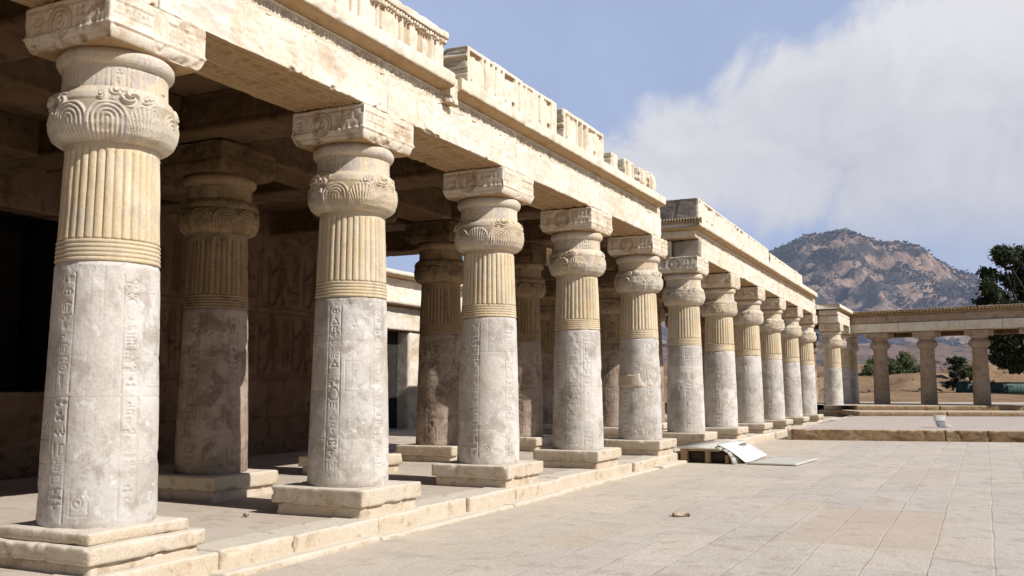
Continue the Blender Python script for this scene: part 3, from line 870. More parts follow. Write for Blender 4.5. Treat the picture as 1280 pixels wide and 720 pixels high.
# roofs: slab and cross beams over each portico
def roof(label, y0, y1, beams, inner_y, xb, top=6.855, lod=.06):
    t = empty('portico_roof', label, 'roof', (-12, y0, 5.8))
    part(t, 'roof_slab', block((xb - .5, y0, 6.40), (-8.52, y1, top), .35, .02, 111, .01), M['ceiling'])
    rng = random.Random(int(y0))
    for i, y in enumerate(beams):
        c = soffit_canvas(1.0, xb * -1 - 8.6, .03, rng)
        f = Canvas(xb * -1 - 8.6, .6, .03); glyph_row(f, rng, .3, f.w - .3, .1, .5, -.025, .02)
        part(t, 'cross_beam', block((xb, y - .42, 5.80), (-8.60, y + .42, 6.42), lod, .03, 120 + i, .015, {'-y': f}), M['ceiling'])
    for i, (xa, ya, yb) in enumerate(inner_y):
        part(t, 'inner_beam', block((xa - .5, ya, 5.79), (xa + .5, yb, 6.41), lod, .03, 140 + i, .015, {'+x': face_canvas(yb - ya, .62, .04, i + 3, .6)}), M['ceiling'])
    at_world(t); return t
roof('shaded beamed stone ceiling of the near portico', .6, 24.0, [2.72, 6.93, 11.14, 15.35, 19.56, 23.5], [(-11.4, 7.4, 10.7), (-11.4, 11.6, 14.9), (-11.4, 15.8, 19.1), (-11.4, 20, 23.1), (-14.6, 7.4, 10.7), (-14.6, 11.6, 14.9)], -16.4)
roof('shaded beamed stone ceiling of the farther portico', 28.1, 49.4, [32.2, 36.4, 40.6, 44.8, 49.0], [(-11.4, 28.3, 31.7), (-11.4, 32.7, 35.9), (-11.4, 36.9, 40.1)], -15.4, 6.6, .1)
roof('shaded stone ceiling of the third portico', 58.0, 70.0, [58.9, 63.1, 67.3], [], -13.0, 6.3, .12)

# ------------------------------------------------------------------ portico walls
def relief_wall_canvas(L, H, res, seed):
    rng = random.Random(seed); c = Canvas(L, H, res); wd = .018
    for z in (.95, 1.9, 2.05, 3.6, 3.75): c.line([(0, z), (L, z)], wd, -.03)
    x = .3
    while x < L - .6:
        figure(c, rng, x + .4, 2.12, 1.4, -.045, rng.choice((1, -1))); glyph_column(c, rng, x + .85, x + 1.05, 2.2, 3.5, -.03, wd)
        x += 1.3
    x = .3
    while x < L - .6:
        figure(c, rng, x + .4, 3.82, 1.3, -.045, rng.choice((1, -1))); glyph_column(c, rng, x + .9, x + 1.1, 3.9, 5.2, -.03, wd)
        x += 1.4
    glyph_row(c, rng, .2, L - .2, 1.93, 2.03, -.02, wd, False)
    for k in range(int(L / 1.6)):
        c.line([(k * 1.6 + .4, .05), (k * 1.6 + .4, .95)], wd * .7, -.02); c.line([(k * 1.6 + 1.1, .95), (k * 1.6 + 1.1, 1.9)], wd * .7, -.02)
    return c
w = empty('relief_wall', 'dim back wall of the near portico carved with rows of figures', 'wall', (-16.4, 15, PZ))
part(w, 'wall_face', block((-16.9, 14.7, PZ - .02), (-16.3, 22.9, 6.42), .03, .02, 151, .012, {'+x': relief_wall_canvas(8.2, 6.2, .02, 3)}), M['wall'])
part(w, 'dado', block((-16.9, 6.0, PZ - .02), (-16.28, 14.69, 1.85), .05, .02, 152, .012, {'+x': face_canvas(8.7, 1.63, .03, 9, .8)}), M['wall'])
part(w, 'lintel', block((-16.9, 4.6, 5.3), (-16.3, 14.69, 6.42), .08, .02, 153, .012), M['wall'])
part(w, 'light_stop_wall', block((-16.9, 4.6, PZ - .02), (-9.0, 5.4, 6.42), .12, .02, 154, .012), M['wall'])  # unseen wall added to keep light out of the portico
part(w, 'dark_backing', join([block((-20.6, 5.0, 0), (-20.2, 15.4, 5.9), .5), block((-20.2, 5.0, 0), (-16.9, 5.3, 5.9), .5), block((-20.2, 15.0, 0), (-16.91, 15.3, 5.9), .5), block((-20.6, 5.0, 5.81), (-16.4, 15.4, 6.38), .5)]), M['dark'])  # added near-black box so the space above the dado reads as deep shade
at_world(w)

# sunlit rear building seen between the columns
rb = empty('rear_building', 'bright stepped stone building behind the portico with dark doorways', 'building', (-21.2, 40, 0))
doors = [(26.2, 29.6), (30.7, 33.6), (36.5, 39.5), (43, 46), (50, 53)]
cut = [23.0] + [v for d in doors for v in d] + [62.0]
for i in range(0, len(cut), 2):
    part(rb, 'wall_pier', block((-22.2, cut[i], 0), (-21.2, cut[i + 1], 4.2), .12, .03, 160 + i, .02, {'+x': face_canvas(cut[i + 1] - cut[i], 4.2, .05, i, .8)}), M['block'])
for i, d in enumerate(doors):
    part(rb, 'door_shade', join([block((-22.4, d[0] - .05, .05), (-21.75, d[1] + .05, 4.25), .5)]), M['dark'])  # near-black block stands in for shade inside the door recess
for i in range(8):
    y = 22.6 + i * 5
    part(rb, 'lintel_course', block((-22.3, y, 4.205), (-21.1, y + 4.98, 5.15), .08, .04, 170 + i, .02, {'+x': face_canvas(4.98, .95, .04, 20 + i, 1.2)}), M['beam'])
    part(rb, 'upper_course', block((-22.4, y - .6, 5.4), (-21.35, y + 4.36, 6.35), .08, .04, 180 + i, .02, {'+x': face_canvas(4.96, .95, .04, 30 + i, 1.2)}), M['beam'])
part(rb, 'ledge', sweep([(-21.3, 5.16), (-20.75, 5.2), (-20.75, 5.38), (-22.3, 5.395), (-22.3, 5.16)], 22.0, 62.5, .15, 191, .02), M['block'])
part(rb, 'ledge', sweep([(-21.3, 6.36), (-20.9, 6.40), (-20.9, 6.58), (-22.3, 6.6), (-22.3, 6.36)], 22.0, 62.5, .15, 192, .02), M['block'])
at_world(rb)

# ------------------------------------------------------------------ platform, court, terrace, steps
def sheet(x0, x1, y0, y1, nx, ny, fz):
    X, Y = np.meshgrid(np.linspace(x0, x1, nx + 1), np.linspace(y0, y1, ny + 1))
    P = np.stack([X.ravel(), Y.ravel(), np.zeros(X.size)], -1); P[:, 2] = fz(P)
    I, J = np.meshgrid(np.arange(ny), np.arange(nx), indexing='ij'); n = nx + 1
    F = np.stack([I * n + J, I * n + J + 1, (I + 1) * n + J + 1, (I + 1) * n + J], -1).reshape(-1, 4)
    return P, F, {'carve': np.zeros(len(P))}

pf = sheet(-23, -7.62, .3, 74, 80, 330, lambda P: PZ + (fbm(P, .9, 5, 4) - .5) * .03)
o = obj('platform', mesh_np('platform', *pf[:2], True, pf[2]), M['floor']); tag(o, kind='structure')
Vs = []; y = .3; rng = random.Random(3); i = 0
while y < 74:
    L = rng.uniform(1.0, 2.3)
    Vs.append(block((-7.75, y + .006, -.05), (-7.2 + rng.uniform(-.03, .05), min(y + L, 74) - .006, PZ + rng.uniform(-.012, .018)), .03 if y < 26 else .08, .035, 200 + i, .014, chip=1.6))
    y += L; i += 1
V, F, A = join(Vs); o = obj('platform_edge', mesh_np('platform_edge', V, F, True, A), M['plinth']); tag(o, kind='structure')
Vs = []; y = 3.; i = 0
while y < 30:
    L = rng.uniform(1.5, 3.2)
    if rng.random() < .8:
        Vs.append(block((-7.3, y + .01, -.06), (-6.98 + rng.uniform(-.06, .05), y + L - .01, .05 + rng.uniform(-.02, .02)), .04, .025, 260 + i, .012, chip=1.6))
    y += L; i += 1
V, F, A = join(Vs); o = obj('platform_footing', mesh_np('platform_footing', V, F, True, A), M['plinth']); tag(o, kind='structure')

# court paving material: long rows of slabs running with the colonnade
def pave_mat():
    m = stone('court_paving', (.53, .475, .425), (.57, .52, .475), (.46, .405, .355), (.36, .28, .22), .9, .55, .24, stain=.5)
    nt = m.node_tree; N = nt.nodes; L = nt.links
    b = next(n for n in N if n.type == 'BSDF_PRINCIPLED')
    src = b.inputs['Base Color'].links[0].from_socket; nsrc = b.inputs['Normal'].links[0].from_socket
    tc = N.new('ShaderNodeTexCoord'); mp = N.new('ShaderNodeMapping'); mp.inputs['Rotation'].default_value = (0, 0, R(90))
    L.new(tc.outputs['Object'], mp.inputs['Vector'])
    nz = N.new('ShaderNodeTexNoise'); nz.inputs['Scale'].default_value = .6; nz.inputs['Detail'].default_value = 2; L.new(tc.outputs['Object'], nz.inputs['Vector'])
    sb = N.new('ShaderNodeVectorMath'); sb.operation = 'SUBTRACT'; sb.inputs[1].default_value = (.5, .5, .5); L.new(nz.outputs['Color'], sb.inputs[0])
    sc = N.new('ShaderNodeVectorMath'); sc.operation = 'SCALE'; sc.inputs['Scale'].default_value = .11; L.new(sb.outputs[0], sc.inputs[0])
    ad = N.new('ShaderNodeVectorMath'); ad.operation = 'ADD'; L.new(mp.outputs[0], ad.inputs[0]); L.new(sc.outputs[0], ad.inputs[1])
    br = N.new('ShaderNodeTexBrick'); br.inputs['Scale'].default_value = 1; br.inputs['Brick Width'].default_value = 1.75; br.inputs['Row Height'].default_value = .64
    br.offset = .37; br.squash = 1.35; br.squash_frequency = 3
    br.inputs['Mortar Size'].default_value = .012; br.inputs['Mortar Smooth'].default_value = .4; br.inputs['Bias'].default_value = -.1
    br.inputs['Color1'].default_value = (.95, .945, .94, 1); br.inputs['Color2'].default_value = (1.06, 1.035, .99, 1); br.inputs['Mortar'].default_value = (1, 1, 1, 1)
    L.new(ad.outputs[0], br.inputs['Vector'])
    mx = N.new('ShaderNodeMix'); mx.data_type = 'RGBA'; mx.blend_type = 'MULTIPLY'; mx.inputs[0].default_value = 1
    L.new(src, mx.inputs[6]); L.new(br.outputs['Color'], mx.inputs[7])
    # joints: some pale with dust, some open and dark
    n2 = N.new('ShaderNodeTexNoise'); n2.inputs['Scale'].default_value = .5; n2.inputs['Detail'].default_value = 4; L.new(tc.outputs['Object'], n2.inputs['Vector'])
    r2 = N.new('ShaderNodeValToRGB'); r2.color_ramp.elements[0].position = .42; r2.color_ramp.elements[1].position = .56
    r2.color_ramp.elements[0].color = (.30, .23, .18, 1); r2.color_ramp.elements[1].color = (.62, .56, .51, 1); L.new(n2.outputs['Fac'], r2.inputs[0])
    n3 = N.new('ShaderNodeTexNoise'); n3.inputs['Scale'].default_value = 1.7; n3.inputs['Detail'].default_value = 6; L.new(tc.outputs['Object'], n3.inputs['Vector'])
    r3 = N.new('ShaderNodeMapRange'); r3.inputs['From Min'].default_value = .4; r3.inputs['From Max'].default_value = .6; r3.inputs['To Max'].default_value = .62; r3.inputs['To Min'].default_value = .0; L.new(n3.outputs['Fac'], r3.inputs['Value'])
    mm = N.new('ShaderNodeMath'); mm.operation = 'MULTIPLY'; L.new(br.outputs['Fac'], mm.inputs[0]); L.new(r3.outputs[0], mm.inputs[1])
    m2 = N.new('ShaderNodeMix'); m2.data_type = 'RGBA'; L.new(mm.outputs[0], m2.inputs[0]); L.new(mx.outputs[2], m2.inputs[6]); L.new(r2.outputs[0], m2.inputs[7])
    # yellow dust close to the platform
    sx = N.new('ShaderNodeSeparateXYZ'); L.new(tc.outputs['Object'], sx.inputs[0])
    dr = N.new('ShaderNodeMapRange'); dr.inputs['From Min'].default_value = -3.5; dr.inputs['From Max'].default_value = -7.4; dr.inputs['To Max'].default_value = .75; dr.interpolation_type = 'SMOOTHSTEP'
    L.new(sx.outputs[0], dr.inputs['Value'])
    n4 = N.new('ShaderNodeMath'); n4.operation = 'MULTIPLY'; L.new(dr.outputs[0], n4.inputs[0]); L.new(n3.outputs['Fac'], n4.inputs[1])
    m3 = N.new('ShaderNodeMix'); m3.data_type = 'RGBA'; L.new(n4.outputs[0], m3.inputs[0]); L.new(m2.outputs[2], m3.inputs[6]); m3.inputs[7].default_value = (.66, .55, .40, 1)
    # warm tan replaced slabs
    cur = m3.outputs[2]
    def band(sock, lo, hi):
        o_ = None
        for a_, b_ in ((lo - .02, lo + .02), (hi + .02, hi - .02)):
            q = N.new('ShaderNodeMapRange'); q.inputs['From Min'].default_value = a_; q.inputs['From Max'].default_value = b_; L.new(sock, q.inputs['Value'])
            if o_ is None: o_ = q.outputs[0]
            else:
                w_ = N.new('ShaderNodeMath'); w_.operation = 'MULTIPLY'; L.new(o_, w_.inputs[0]); L.new(q.outputs[0], w_.inputs[1]); o_ = w_.outputs[0]
        return o_
    s2 = N.new('ShaderNodeSeparateXYZ'); a3 = N.new('ShaderNodeVectorMath'); a3.operation = 'ADD'; L.new(tc.outputs['Object'], a3.inputs[0]); L.new(sc.outputs[0], a3.inputs[1]); L.new(a3.outputs[0], s2.inputs[0])
    for x0_, x1_, y0_, y1_, cc_, am in ((-2.42, -.62, 12.7, 16.6, (.50, .40, .315), .5), (-3.2, -2.5, 15.4, 17.2, (.56, .47, .36), .5), (1.2, 2.4, 17, 20, (.52, .42, .34), .45), (-5.2, -4.4, 11, 13.2, (.55, .46, .36), .45), (-1.9, -.7, 21, 25, (.50, .42, .36), .4)):
        ml = N.new('ShaderNodeMath'); ml.operation = 'MULTIPLY'; L.new(band(s2.outputs[0], x0_, x1_), ml.inputs[0]); L.new(band(s2.outputs[1], y0_, y1_), ml.inputs[1])
        m5 = N.new('ShaderNodeMath'); m5.operation = 'MULTIPLY'; L.new(ml.outputs[0], m5.inputs[0]); m5.inputs[1].default_value = am
        mx2 = N.new('ShaderNodeMix'); mx2.data_type = 'RGBA'; L.new(m5.outputs[0], mx2.inputs[0]); L.new(cur, mx2.inputs[6]); mx2.inputs[7].default_value = cc_ + (1,); cur = mx2.outputs[2]
    L.new(cur, b.inputs['Base Color'])
    bp = N.new('ShaderNodeBump'); bp.inputs['Strength'].default_value = .5; bp.inputs['Distance'].default_value = -.02
    L.new(br.outputs['Fac'], bp.inputs['Height']); L.new(nsrc, bp.inputs['Normal']); L.new(bp.outputs[0], b.inputs['Normal'])
    return m
M['pave'] = pave_mat()
pv = sheet(-7.4, 16, -4, 60, 110, 260, lambda P: (fbm(P, .7, 8, 4) - .5) * .012)
o = obj('pavement', mesh_np('pavement', *pv[:2], True, pv[2]), M['pave']); tag(o, kind='structure')
# raised terrace at the far end of the court
ang = math.atan2(2.0, 7.9)
def rot(t, a, px, py):
    V = t[0].copy(); c, s = math.cos(a), math.sin(a)
    x, y = V[:, 0].copy(), V[:, 1].copy()
    V[:, 0] = px + c * x - s * y; V[:, 1] = py + s * x + c * y
    return V, t[1], t[2]
Vs = []; x = 0; i = 0
for L in (5.25, 2.7, 1.9, 4, 5, 6, 5):
    Vs.append(rot(block((x + .012, 0, -.05), (x + L - .012, .3, .40 + rng.uniform(-.01, .01)), .05, .04, 310 + i, .02, {'-y': face_canvas(L, .45, .03, 310 + i, 1.2)}, chip=1.8), ang, -6.45, 36.4))
    x += L; i += 1
V, F, A = join(Vs)
V2 = V
o = obj('terrace_edge', mesh_np('terrace_edge', V, F, True, A), M['edge']); tag(o, kind='structure')
tt = rot(sheet(-3, 31, .12, 26, 60, 50, lambda P: .397 + (fbm(P, .8, 14, 3) - .5) * .012), ang, -6.45, 36.4)
# keep the left side inside the court
tt[0][:, 0] = np.maximum(tt[0][:, 0], -6.46)
tl = block((-6.62, 36.45, -.05), (-6.46, 58, .396), .12, .03, 320, .012)
o = obj('terrace_side', mesh_np('terrace_side', tl[0], tl[1], True, tl[2]), M['plinth']); tag(o, kind='structure')
o = obj('terrace', mesh_np('terrace', *tt[:2], True, tt[2]), M['terrace']); tag(o, kind='structure')

a2 = R(20)
st = empty('stone_steps', 'two long shallow brown-fronted steps leading up to the far wing', 'steps', (-6.3, 53.9, .39))
Vs = [rot(block((q * 4.5 + .01, 0, .35), (q * 4.5 + 4.49, 5.2, .63), .1, .03, 330 + q, .012, chip=1.2), a2, -6.1, 53.85) for q in range(6)]
part(st, 'lower_step', join(Vs), M['edge'])
Vs = [rot(block((q * 4.5 + .01, 0, .60), (q * 4.5 + 4.49, 2.2, .88), .1, .03, 340 + q, .012, chip=1.2), a2, -6.6, 57.4) for q in range(6)]
part(st, 'upper_step', join(Vs), M['edge'])
at_world(st)
wp = rot(sheet(-1.5, 27, .4, 13, 40, 20, lambda P: .875 + (fbm(P, .8, 15, 3) - .5) * .02), a2, -6.6, 57.4)
o = obj('wing_floor', mesh_np('wing_floor', *wp[:2], True, wp[2]), M['floor']); tag(o, kind='structure')

# ------------------------------------------------------------------ far wing
WA = math.atan2(-2.22, 8.71)
def wing_column(loc, label):
    t = empty('wing_column', label, 'column', loc, WA, 'columns of the far wing')
    g = GM.setdefault('wing', {})
    if not g:
        mk = lambda n, q: mesh_np(n, q[0], q[1], True, q[2])
        g['shaft'] = mk('shaft', lathe([(0, .47), (1.0, .455), (3.3, .405)], 0, 3.32, 40, 72, None, 3, .015))
        g['capital_bulb'] = mk('capital_bulb', lathe([(3.3, .40), (3.36, .47), (3.48, .585), (3.6, .60), (3.7, .57), (3.8, .47), (3.86, .43)], 3.3, 3.86, 22, 72, None, 4, .012))
        g['capital_neck'] = mk('capital_neck', lathe([(3.84, .42), (3.92, .44), (3.95, .50), (4.02, .52), (4.04, .5)], 3.84, 4.04, 10, 72, None, 5, .01))
        g['abacus'] = mk('abacus', block((-.66, -.6, 4.03), (.66, .6, 4.36), .06, .03, 6, .012))
    for n in ('shaft', 'capital_bulb', 'capital_neck', 'abacus'): obj(n, g[n], M['wing'], t)
    return t
WL = [((-5.75, 63.47, .87), 'far wing column nearest the third portico, green bush showing beside it'),
      ((-3.05, 62.78, .87), 'middle far wing column with the sand mound behind it'),
      ((-.21, 62.04, .87), 'far wing column standing in front of the teal fence'),
      ((2.6, 61.3, .87), 'far wing column beyond the right end of the view'),
      ((5.4, 60.6, .87), 'last far wing column beyond the right end of the view')]
for l, lb in WL[:4]: wing_column(l, lb)
ew = empty('entablature', 'long lintel of the far wing with a brown toothed cornice', 'entablature', (-6.9, 63.5, 5.23))
def wpart(name, t, mat): return part(ew, name, rot(t, WA, -7.35, 63.85), M[mat])
x = 0
for i, L in enumerate((3.0, 2.9, 2.9, 2.9, 3)):
    wpart('architrave', block((x + .006, -.62, 5.24), (x + L - .006, .6, 5.80), .06, .025, 351 + i, .014, {'-y': face_canvas(L, .56, .04, 351 + i, .5)}), 'beam'); x += L
wpart('upper_course', block((-.2, -.56, 5.802), (x, .6, 6.28), .1, .02, 360, .012), 'wing')
Vs = [block((-.2, -.80, 6.40), (x, .7, 6.58), .1, .03, 361, .02), block((-.2, -.66, 6.282), (x, .6, 6.40), .1, .02, 362, .012)]
Vs += [block((q * .19, -.84, 6.36 + rng.uniform(-.03, .03)), (q * .19 + .11, -.7, 6.5), .1, .03, q) for q in range(int(x / .19))]
wpart('cornice', join(Vs), 'edge')
wpart('rear_beam', block((-.2, 2.9, 5.1), (x, 3.9, 6.0), .3, .02, 363), 'ceiling')
wpart('roof_slab', block((-.2, .61, 6.0), (x, 3.9, 6.3), .4, .02, 364), 'ceiling')
at_world(ew)

# ------------------------------------------------------------------ small things in the court
vh = empty('vent_housing', 'low stone vent housing with two dark openings against the platform edge', 'vent', (-7, 24.3, 0))
YF = 24.4
prof_top = [(-7.2, .42), (-6.22, .42), (-6.05, .395), (-5.93, .32), (-5.84, .18), (-5.78, .0)]
def ribbon(pts, th, y0, y1):
    out = []
    for (xa, za), (xb, zb) in zip(pts[:-1], pts[1:]):
        dx, dz = xb - xa, zb - za; l = math.hypot(dx, dz); nx, nz_ = dz / l * th, -dx / l * th
        V = np.array([[xa, y0, za], [xb, y0, zb], [xb + -nx * 0, y0, zb], [xa, y0, za]])
        V = np.array([(xa, y0, za), (xb, y0, zb), (xb - nx * -1 * -1, y0, zb + nz_), (xa - nx, y0, za + nz_),
                      (xa, y1, za), (xb, y1, zb), (xb - nx, y1, zb + nz_), (xa - nx, y1, za + nz_)])
        F = np.array([[0, 1, 2, 3], [7, 6, 5, 4], [0, 4, 5, 1], [3, 2, 6, 7], [1, 5, 6, 2], [0, 3, 7, 4]])
        out.append((V, F, {}))
    return join(out)
part(vh, 'lid', ribbon(prof_top, .06, YF - .08, YF + 2.6), M['pale'], smooth=False)
part(vh, 'frame', join([block((-7.15, YF, -.02), (-6.95, YF + .15, .365), .05, .015, 1), block((-6.50, YF, -.02), (-6.37, YF + .15, .31), .05, .015, 2),
                        block((-5.99, YF, -.02), (-5.89, YF + .15, .22), .05, .015, 3), block((-6.949, YF + .01, .30), (-6.12, YF + .14, .365), .05, .015, 4)]), M['edge'])
part(vh, 'opening_shade', block((-7.1, YF + .22, -.02), (-6.0, YF + .5, .34), .2), M['gap'])  # dark panel carries the vent's inner shade in its colour
at_world(vh)
nb = 14
bu = np.linspace(0, 1, nb)
bx_ = -6.22 + .70 * bu; bz_ = .47 - .43 * bu ** 1.3
V = np.array([(x, YF + .12 + (2.7) * q + .12 * b_, z + .015 * math.sin(q * 5 + b_ * 3)) for b_, x, z in zip(bu, bx_, bz_) for q in np.linspace(0, 1, 6)])
I, J = np.meshgrid(np.arange(nb - 1), np.arange(5), indexing='ij'); F = np.stack([I * 6 + J, (I + 1) * 6 + J, (I + 1) * 6 + J + 1, I * 6 + J + 1], -1).reshape(-1, 4)
o = obj('bent_sheet', mesh_np('bent_sheet', V, F, True), M['white']); tag(o, 'bright white bent sheet draped over the end of the vent housing', 'sheet', kind='thing'); o.modifiers.new('thick', 'SOLIDIFY').thickness = .012
V, F, A = block((-5.46, YF + .1, .012), (-4.25, YF + 2.3, .055), .1, .008, 9, .004)
V[:, 0] += (V[:, 1] - YF) * .08
o = obj('flat_slab', mesh_np('flat_slab', V, F, True, A), M['pale']); tag(o, 'thin pale slab lying flat on the paving beside the white sheet', 'slab', kind='thing')

V, F, A = block((-.14, -.09, 0), (.14, .09, .06), .01, .02, 12, .012, chip=2)
V[:, 2] *= np.clip(.25 + 1.5 * vnoise(V * np.array([1, 1, 0]), 9, 4), .2, 1.3) * (1 - 2.2 * np.abs(V[:, 0] - .03)); V[:, 1] *= .7 + .6 * vnoise(V * np.array([1, 0, 0]), 12, 6)
o = obj('loose_stone', mesh_np('loose_stone', V, F, True, A), M['edge'], None, (-4.22, 14.4, .005), .5); o.scale = (.85, .85, .8); tag(o, 'small broken tan stone lying alone on the court paving', 'stone', kind='thing')
for i, (px, py, s, lb) in enumerate([(-8.82, 10.02, .24, 'tiny dark stone chip beside the second front column base')]):
    V, F, A = block((-.16 * s, -.11 * s, 0), (.16 * s, .11 * s, .2 * s), .02, .03, 14 + i, .01)
    o = obj('stone_chip', mesh_np('stone_chip', V, F, True, A), M['edge'], None, (px, py, PZ + .005)); tag(o, lb, 'stone', kind='thing')

fl = empty('floodlight', 'small white floodlight tilted on its stand at the terrace edge', 'floodlight', (-1.55, 40.1, .40), R(20)); fl.scale = (.78, .78, .78)
def wedge(pts, y0, y1):
    n = len(pts); V = [(x, y0, z) for x, z in pts] + [(x, y1, z) for x, z in pts]
    F = [[i, (i + 1) % n, n + (i + 1) % n, n + i] for i in range(n)]
    assert n == 4
    F += [[3, 2, 1, 0], [4, 5, 6, 7]]
    return np.array(V, float), np.array(F), {}
def bevel(o, w=.012):
    md = o.modifiers.new('bevel', 'BEVEL'); md.width = w; md.segments = 2; return o
bevel(obj('housing', mesh_np('housing', *wedge([(-.33, .33), (.11, .31), (.13, .56), (-.33, .58)], -.2, .2)[:2], False), M['white'], fl))
bevel(obj('hood', mesh_np('hood', *wedge([(-.345, .575), (.14, .556), (.14, .585), (-.34, .605)], -.21, .21)[:2], False), M['white'], fl), .006)
bevel(obj('lens', mesh_np('lens', *wedge([(-.18, .03), (.10, .0), (.10, .318), (-.29, .335)], -.18, .18)[:2], False), M['glass'], fl))
bevel(obj('foot', mesh_np('foot', *wedge([(.095, .0), (.46, .0), (.38, .09), (.105, .20)], -.18, .18)[:2], False), M['white'], fl))

# ------------------------------------------------------------------ land, hill, plants
TH = R(26.14)
FW = np.array([-math.sin(TH), math.cos(TH)]); RT = np.array([math.cos(TH), math.sin(TH)])
def land_h(P):
    b = P[:, 0] * FW[0] + P[:, 1] * FW[1]; a = P[:, 0] * RT[0] + P[:, 1] * RT[1]
    base = np.interp(b, [0, 61, 64, 75, 84, 93, 104, 120, 150, 200, 350, 450, 520, 1000, 3000], [-.08, -.08, .7, 1.36, 1.55, 2.7, 3.6, 3.2, 3.6, 5.0, 13, 21, 22, 25, 25])
    amp = np.interp(b, [60, 75, 90, 110, 200, 500], [0, .25, 2.6, 2.6, 1.5, 7])
    n = fbm(P * np.array([1, 1, 0]), .17, 21, 5, .55) - .5
    n = n + np.where(b < 140, 0, fbm(P * np.array([1, 1, 0]), .02, 25, 4) - .5)
    return base + amp * n * 1.6
def axis(segs):
    out = []
    for a, b, st_ in segs: out += list(np.arange(a, b, st_))
    return np.array(out + [segs[-1][1]])
xa = axis([(-3000, -300, 150), (-300, -40, 20), (-40, 90, 1.0), (90, 400, 5), (400, 3000, 130)])
ya = axis([(-200, 40, 20), (40, 60, 4), (60, 125, .7), (125, 520, 5), (520, 4000, 180)])
Aa, Bb = np.meshgrid(xa, ya)
P = np.stack([Aa.ravel() * RT[0] + Bb.ravel() * FW[0], Aa.ravel() * RT[1] + Bb.ravel() * FW[1], np.zeros(Aa.size)], -1)
P[:, 2] = land_h(P)
n = len(xa); I, J = np.meshgrid(np.arange(len(ya) - 1), np.arange(n - 1), indexing='ij')
F = np.stack([I * n + J, I * n + J + 1, (I + 1) * n + J + 1, (I + 1) * n + J], -1).reshape(-1, 4)

def land_mat(name, near, far, veg, hz0, hz1):
    m = bpy.data.materials.new(name); m.use_nodes = True
    nt = m.node_tree; N = nt.nodes; L = nt.links; b = N['Principled BSDF']; b.inputs['Roughness'].default_value = 1; b.inputs['Specular IOR Level'].default_value = .1
    tc = N.new('ShaderNodeTexCoord')
    sx = N.new('ShaderNodeVectorMath'); sx.operation = 'DOT_PRODUCT'; sx.inputs[1].default_value = (FW[0], FW[1], 0); L.new(tc.outputs['Object'], sx.inputs[0])
    mr = N.new('ShaderNodeMapRange'); mr.inputs['From Min'].default_value = hz0; mr.inputs['From Max'].default_value = hz1; L.new(sx.outputs['Value'], mr.inputs['Value'])
    mx = N.new('ShaderNodeMix'); mx.data_type = 'RGBA'; L.new(mr.outputs[0], mx.inputs[0]); mx.inputs[6].default_value = near + (1,); mx.inputs[7].default_value = far + (1,)
    def nz(s, d=8, r=.65):
        q = N.new('ShaderNodeTexNoise'); q.inputs['Scale'].default_value = s; q.inputs['Detail'].default_value = d; q.inputs['Roughness'].default_value = r
        L.new(tc.outputs['Object'], q.inputs['Vector']); return q.outputs['Fac']
    r1 = N.new('ShaderNodeMapRange'); r1.inputs['From Min'].default_value = .3; r1.inputs['From Max'].default_value = .7; r1.inputs['To Min'].default_value = .62; r1.inputs['To Max'].default_value = 1.3
    L.new(nz(.35, 10, .7), r1.inputs['Value'])
    g = N.new('ShaderNodeCombineXYZ')
    for i in range(3): L.new(r1.outputs[0], g.inputs[i])
    mm = N.new('ShaderNodeMix'); mm.data_type = 'RGBA'; mm.blend_type = 'MULTIPLY'; mm.inputs[0].default_value = 1; L.new(mx.outputs[2], mm.inputs[6]); L.new(g.outputs[0], mm.inputs[7])
    r2 = N.new('ShaderNodeMapRange'); r2.inputs['From Min'].default_value = .52; r2.inputs['From Max'].default_value = .62; r2.interpolation_type = 'SMOOTHSTEP'
    L.new(nz(.045, 10, .7), r2.inputs['Value'])
    fm = N.new('ShaderNodeMath'); fm.operation = 'MULTIPLY'; L.new(r2.outputs[0], fm.inputs[0]); L.new(mr.outputs[0], fm.inputs[1])
    m2 = N.new('ShaderNodeMix'); m2.data_type = 'RGBA'; L.new(fm.outputs[0], m2.inputs[0]); L.new(mm.outputs[2], m2.inputs[6]); m2.inputs[7].default_value = veg + (1,)
    L.new(m2.outputs[2], b.inputs['Base Color'])
    bp = N.new('ShaderNodeBump'); bp.inputs['Strength'].default_value = .5; bp.inputs['Distance'].default_value = .4; L.new(nz(1.2, 8, .7), bp.inputs['Height']); L.new(bp.outputs[0], b.inputs['Normal'])
    return m
M['land'] = land_mat('dry_land', (.30, .20, .125), (.22, .165, .16), (.12, .115, .125), 100, 230)
o = obj('ground', mesh_np('ground', P, F, True), M['land']); tag(o, kind='structure')

# hill
DH = 900.0
ridge = [(860, 345), (900, 322), (940, 318), (965, 311), (985, 301), (1010, 292), (1030, 289), (1062, 290), (1090, 294), (1112, 299), (1135, 303), (1152, 309), (1162, 317), (1172, 328), (1190, 336), (1205, 341), (1222, 347), (1245, 361), (1280, 375), (1330, 396), (1400, 410)]
ra = [(px - 640) / 1200 * DH for px, py in ridge]; rz = [1.95 + (483 - py) / 1200 * DH for px, py in ridge]
xa = np.arange(100, 620, 2.2); ya = np.concatenate([np.arange(440, 960, 2.6), np.arange(960, 1150, 14)])
Aa, Bb = np.meshgrid(xa, ya); a = Aa.ravel(); b = Bb.ravel()
Pw = np.stack([a * RT[0] + b * FW[0], a * RT[1] + b * FW[1], np.zeros(a.size)], -1)
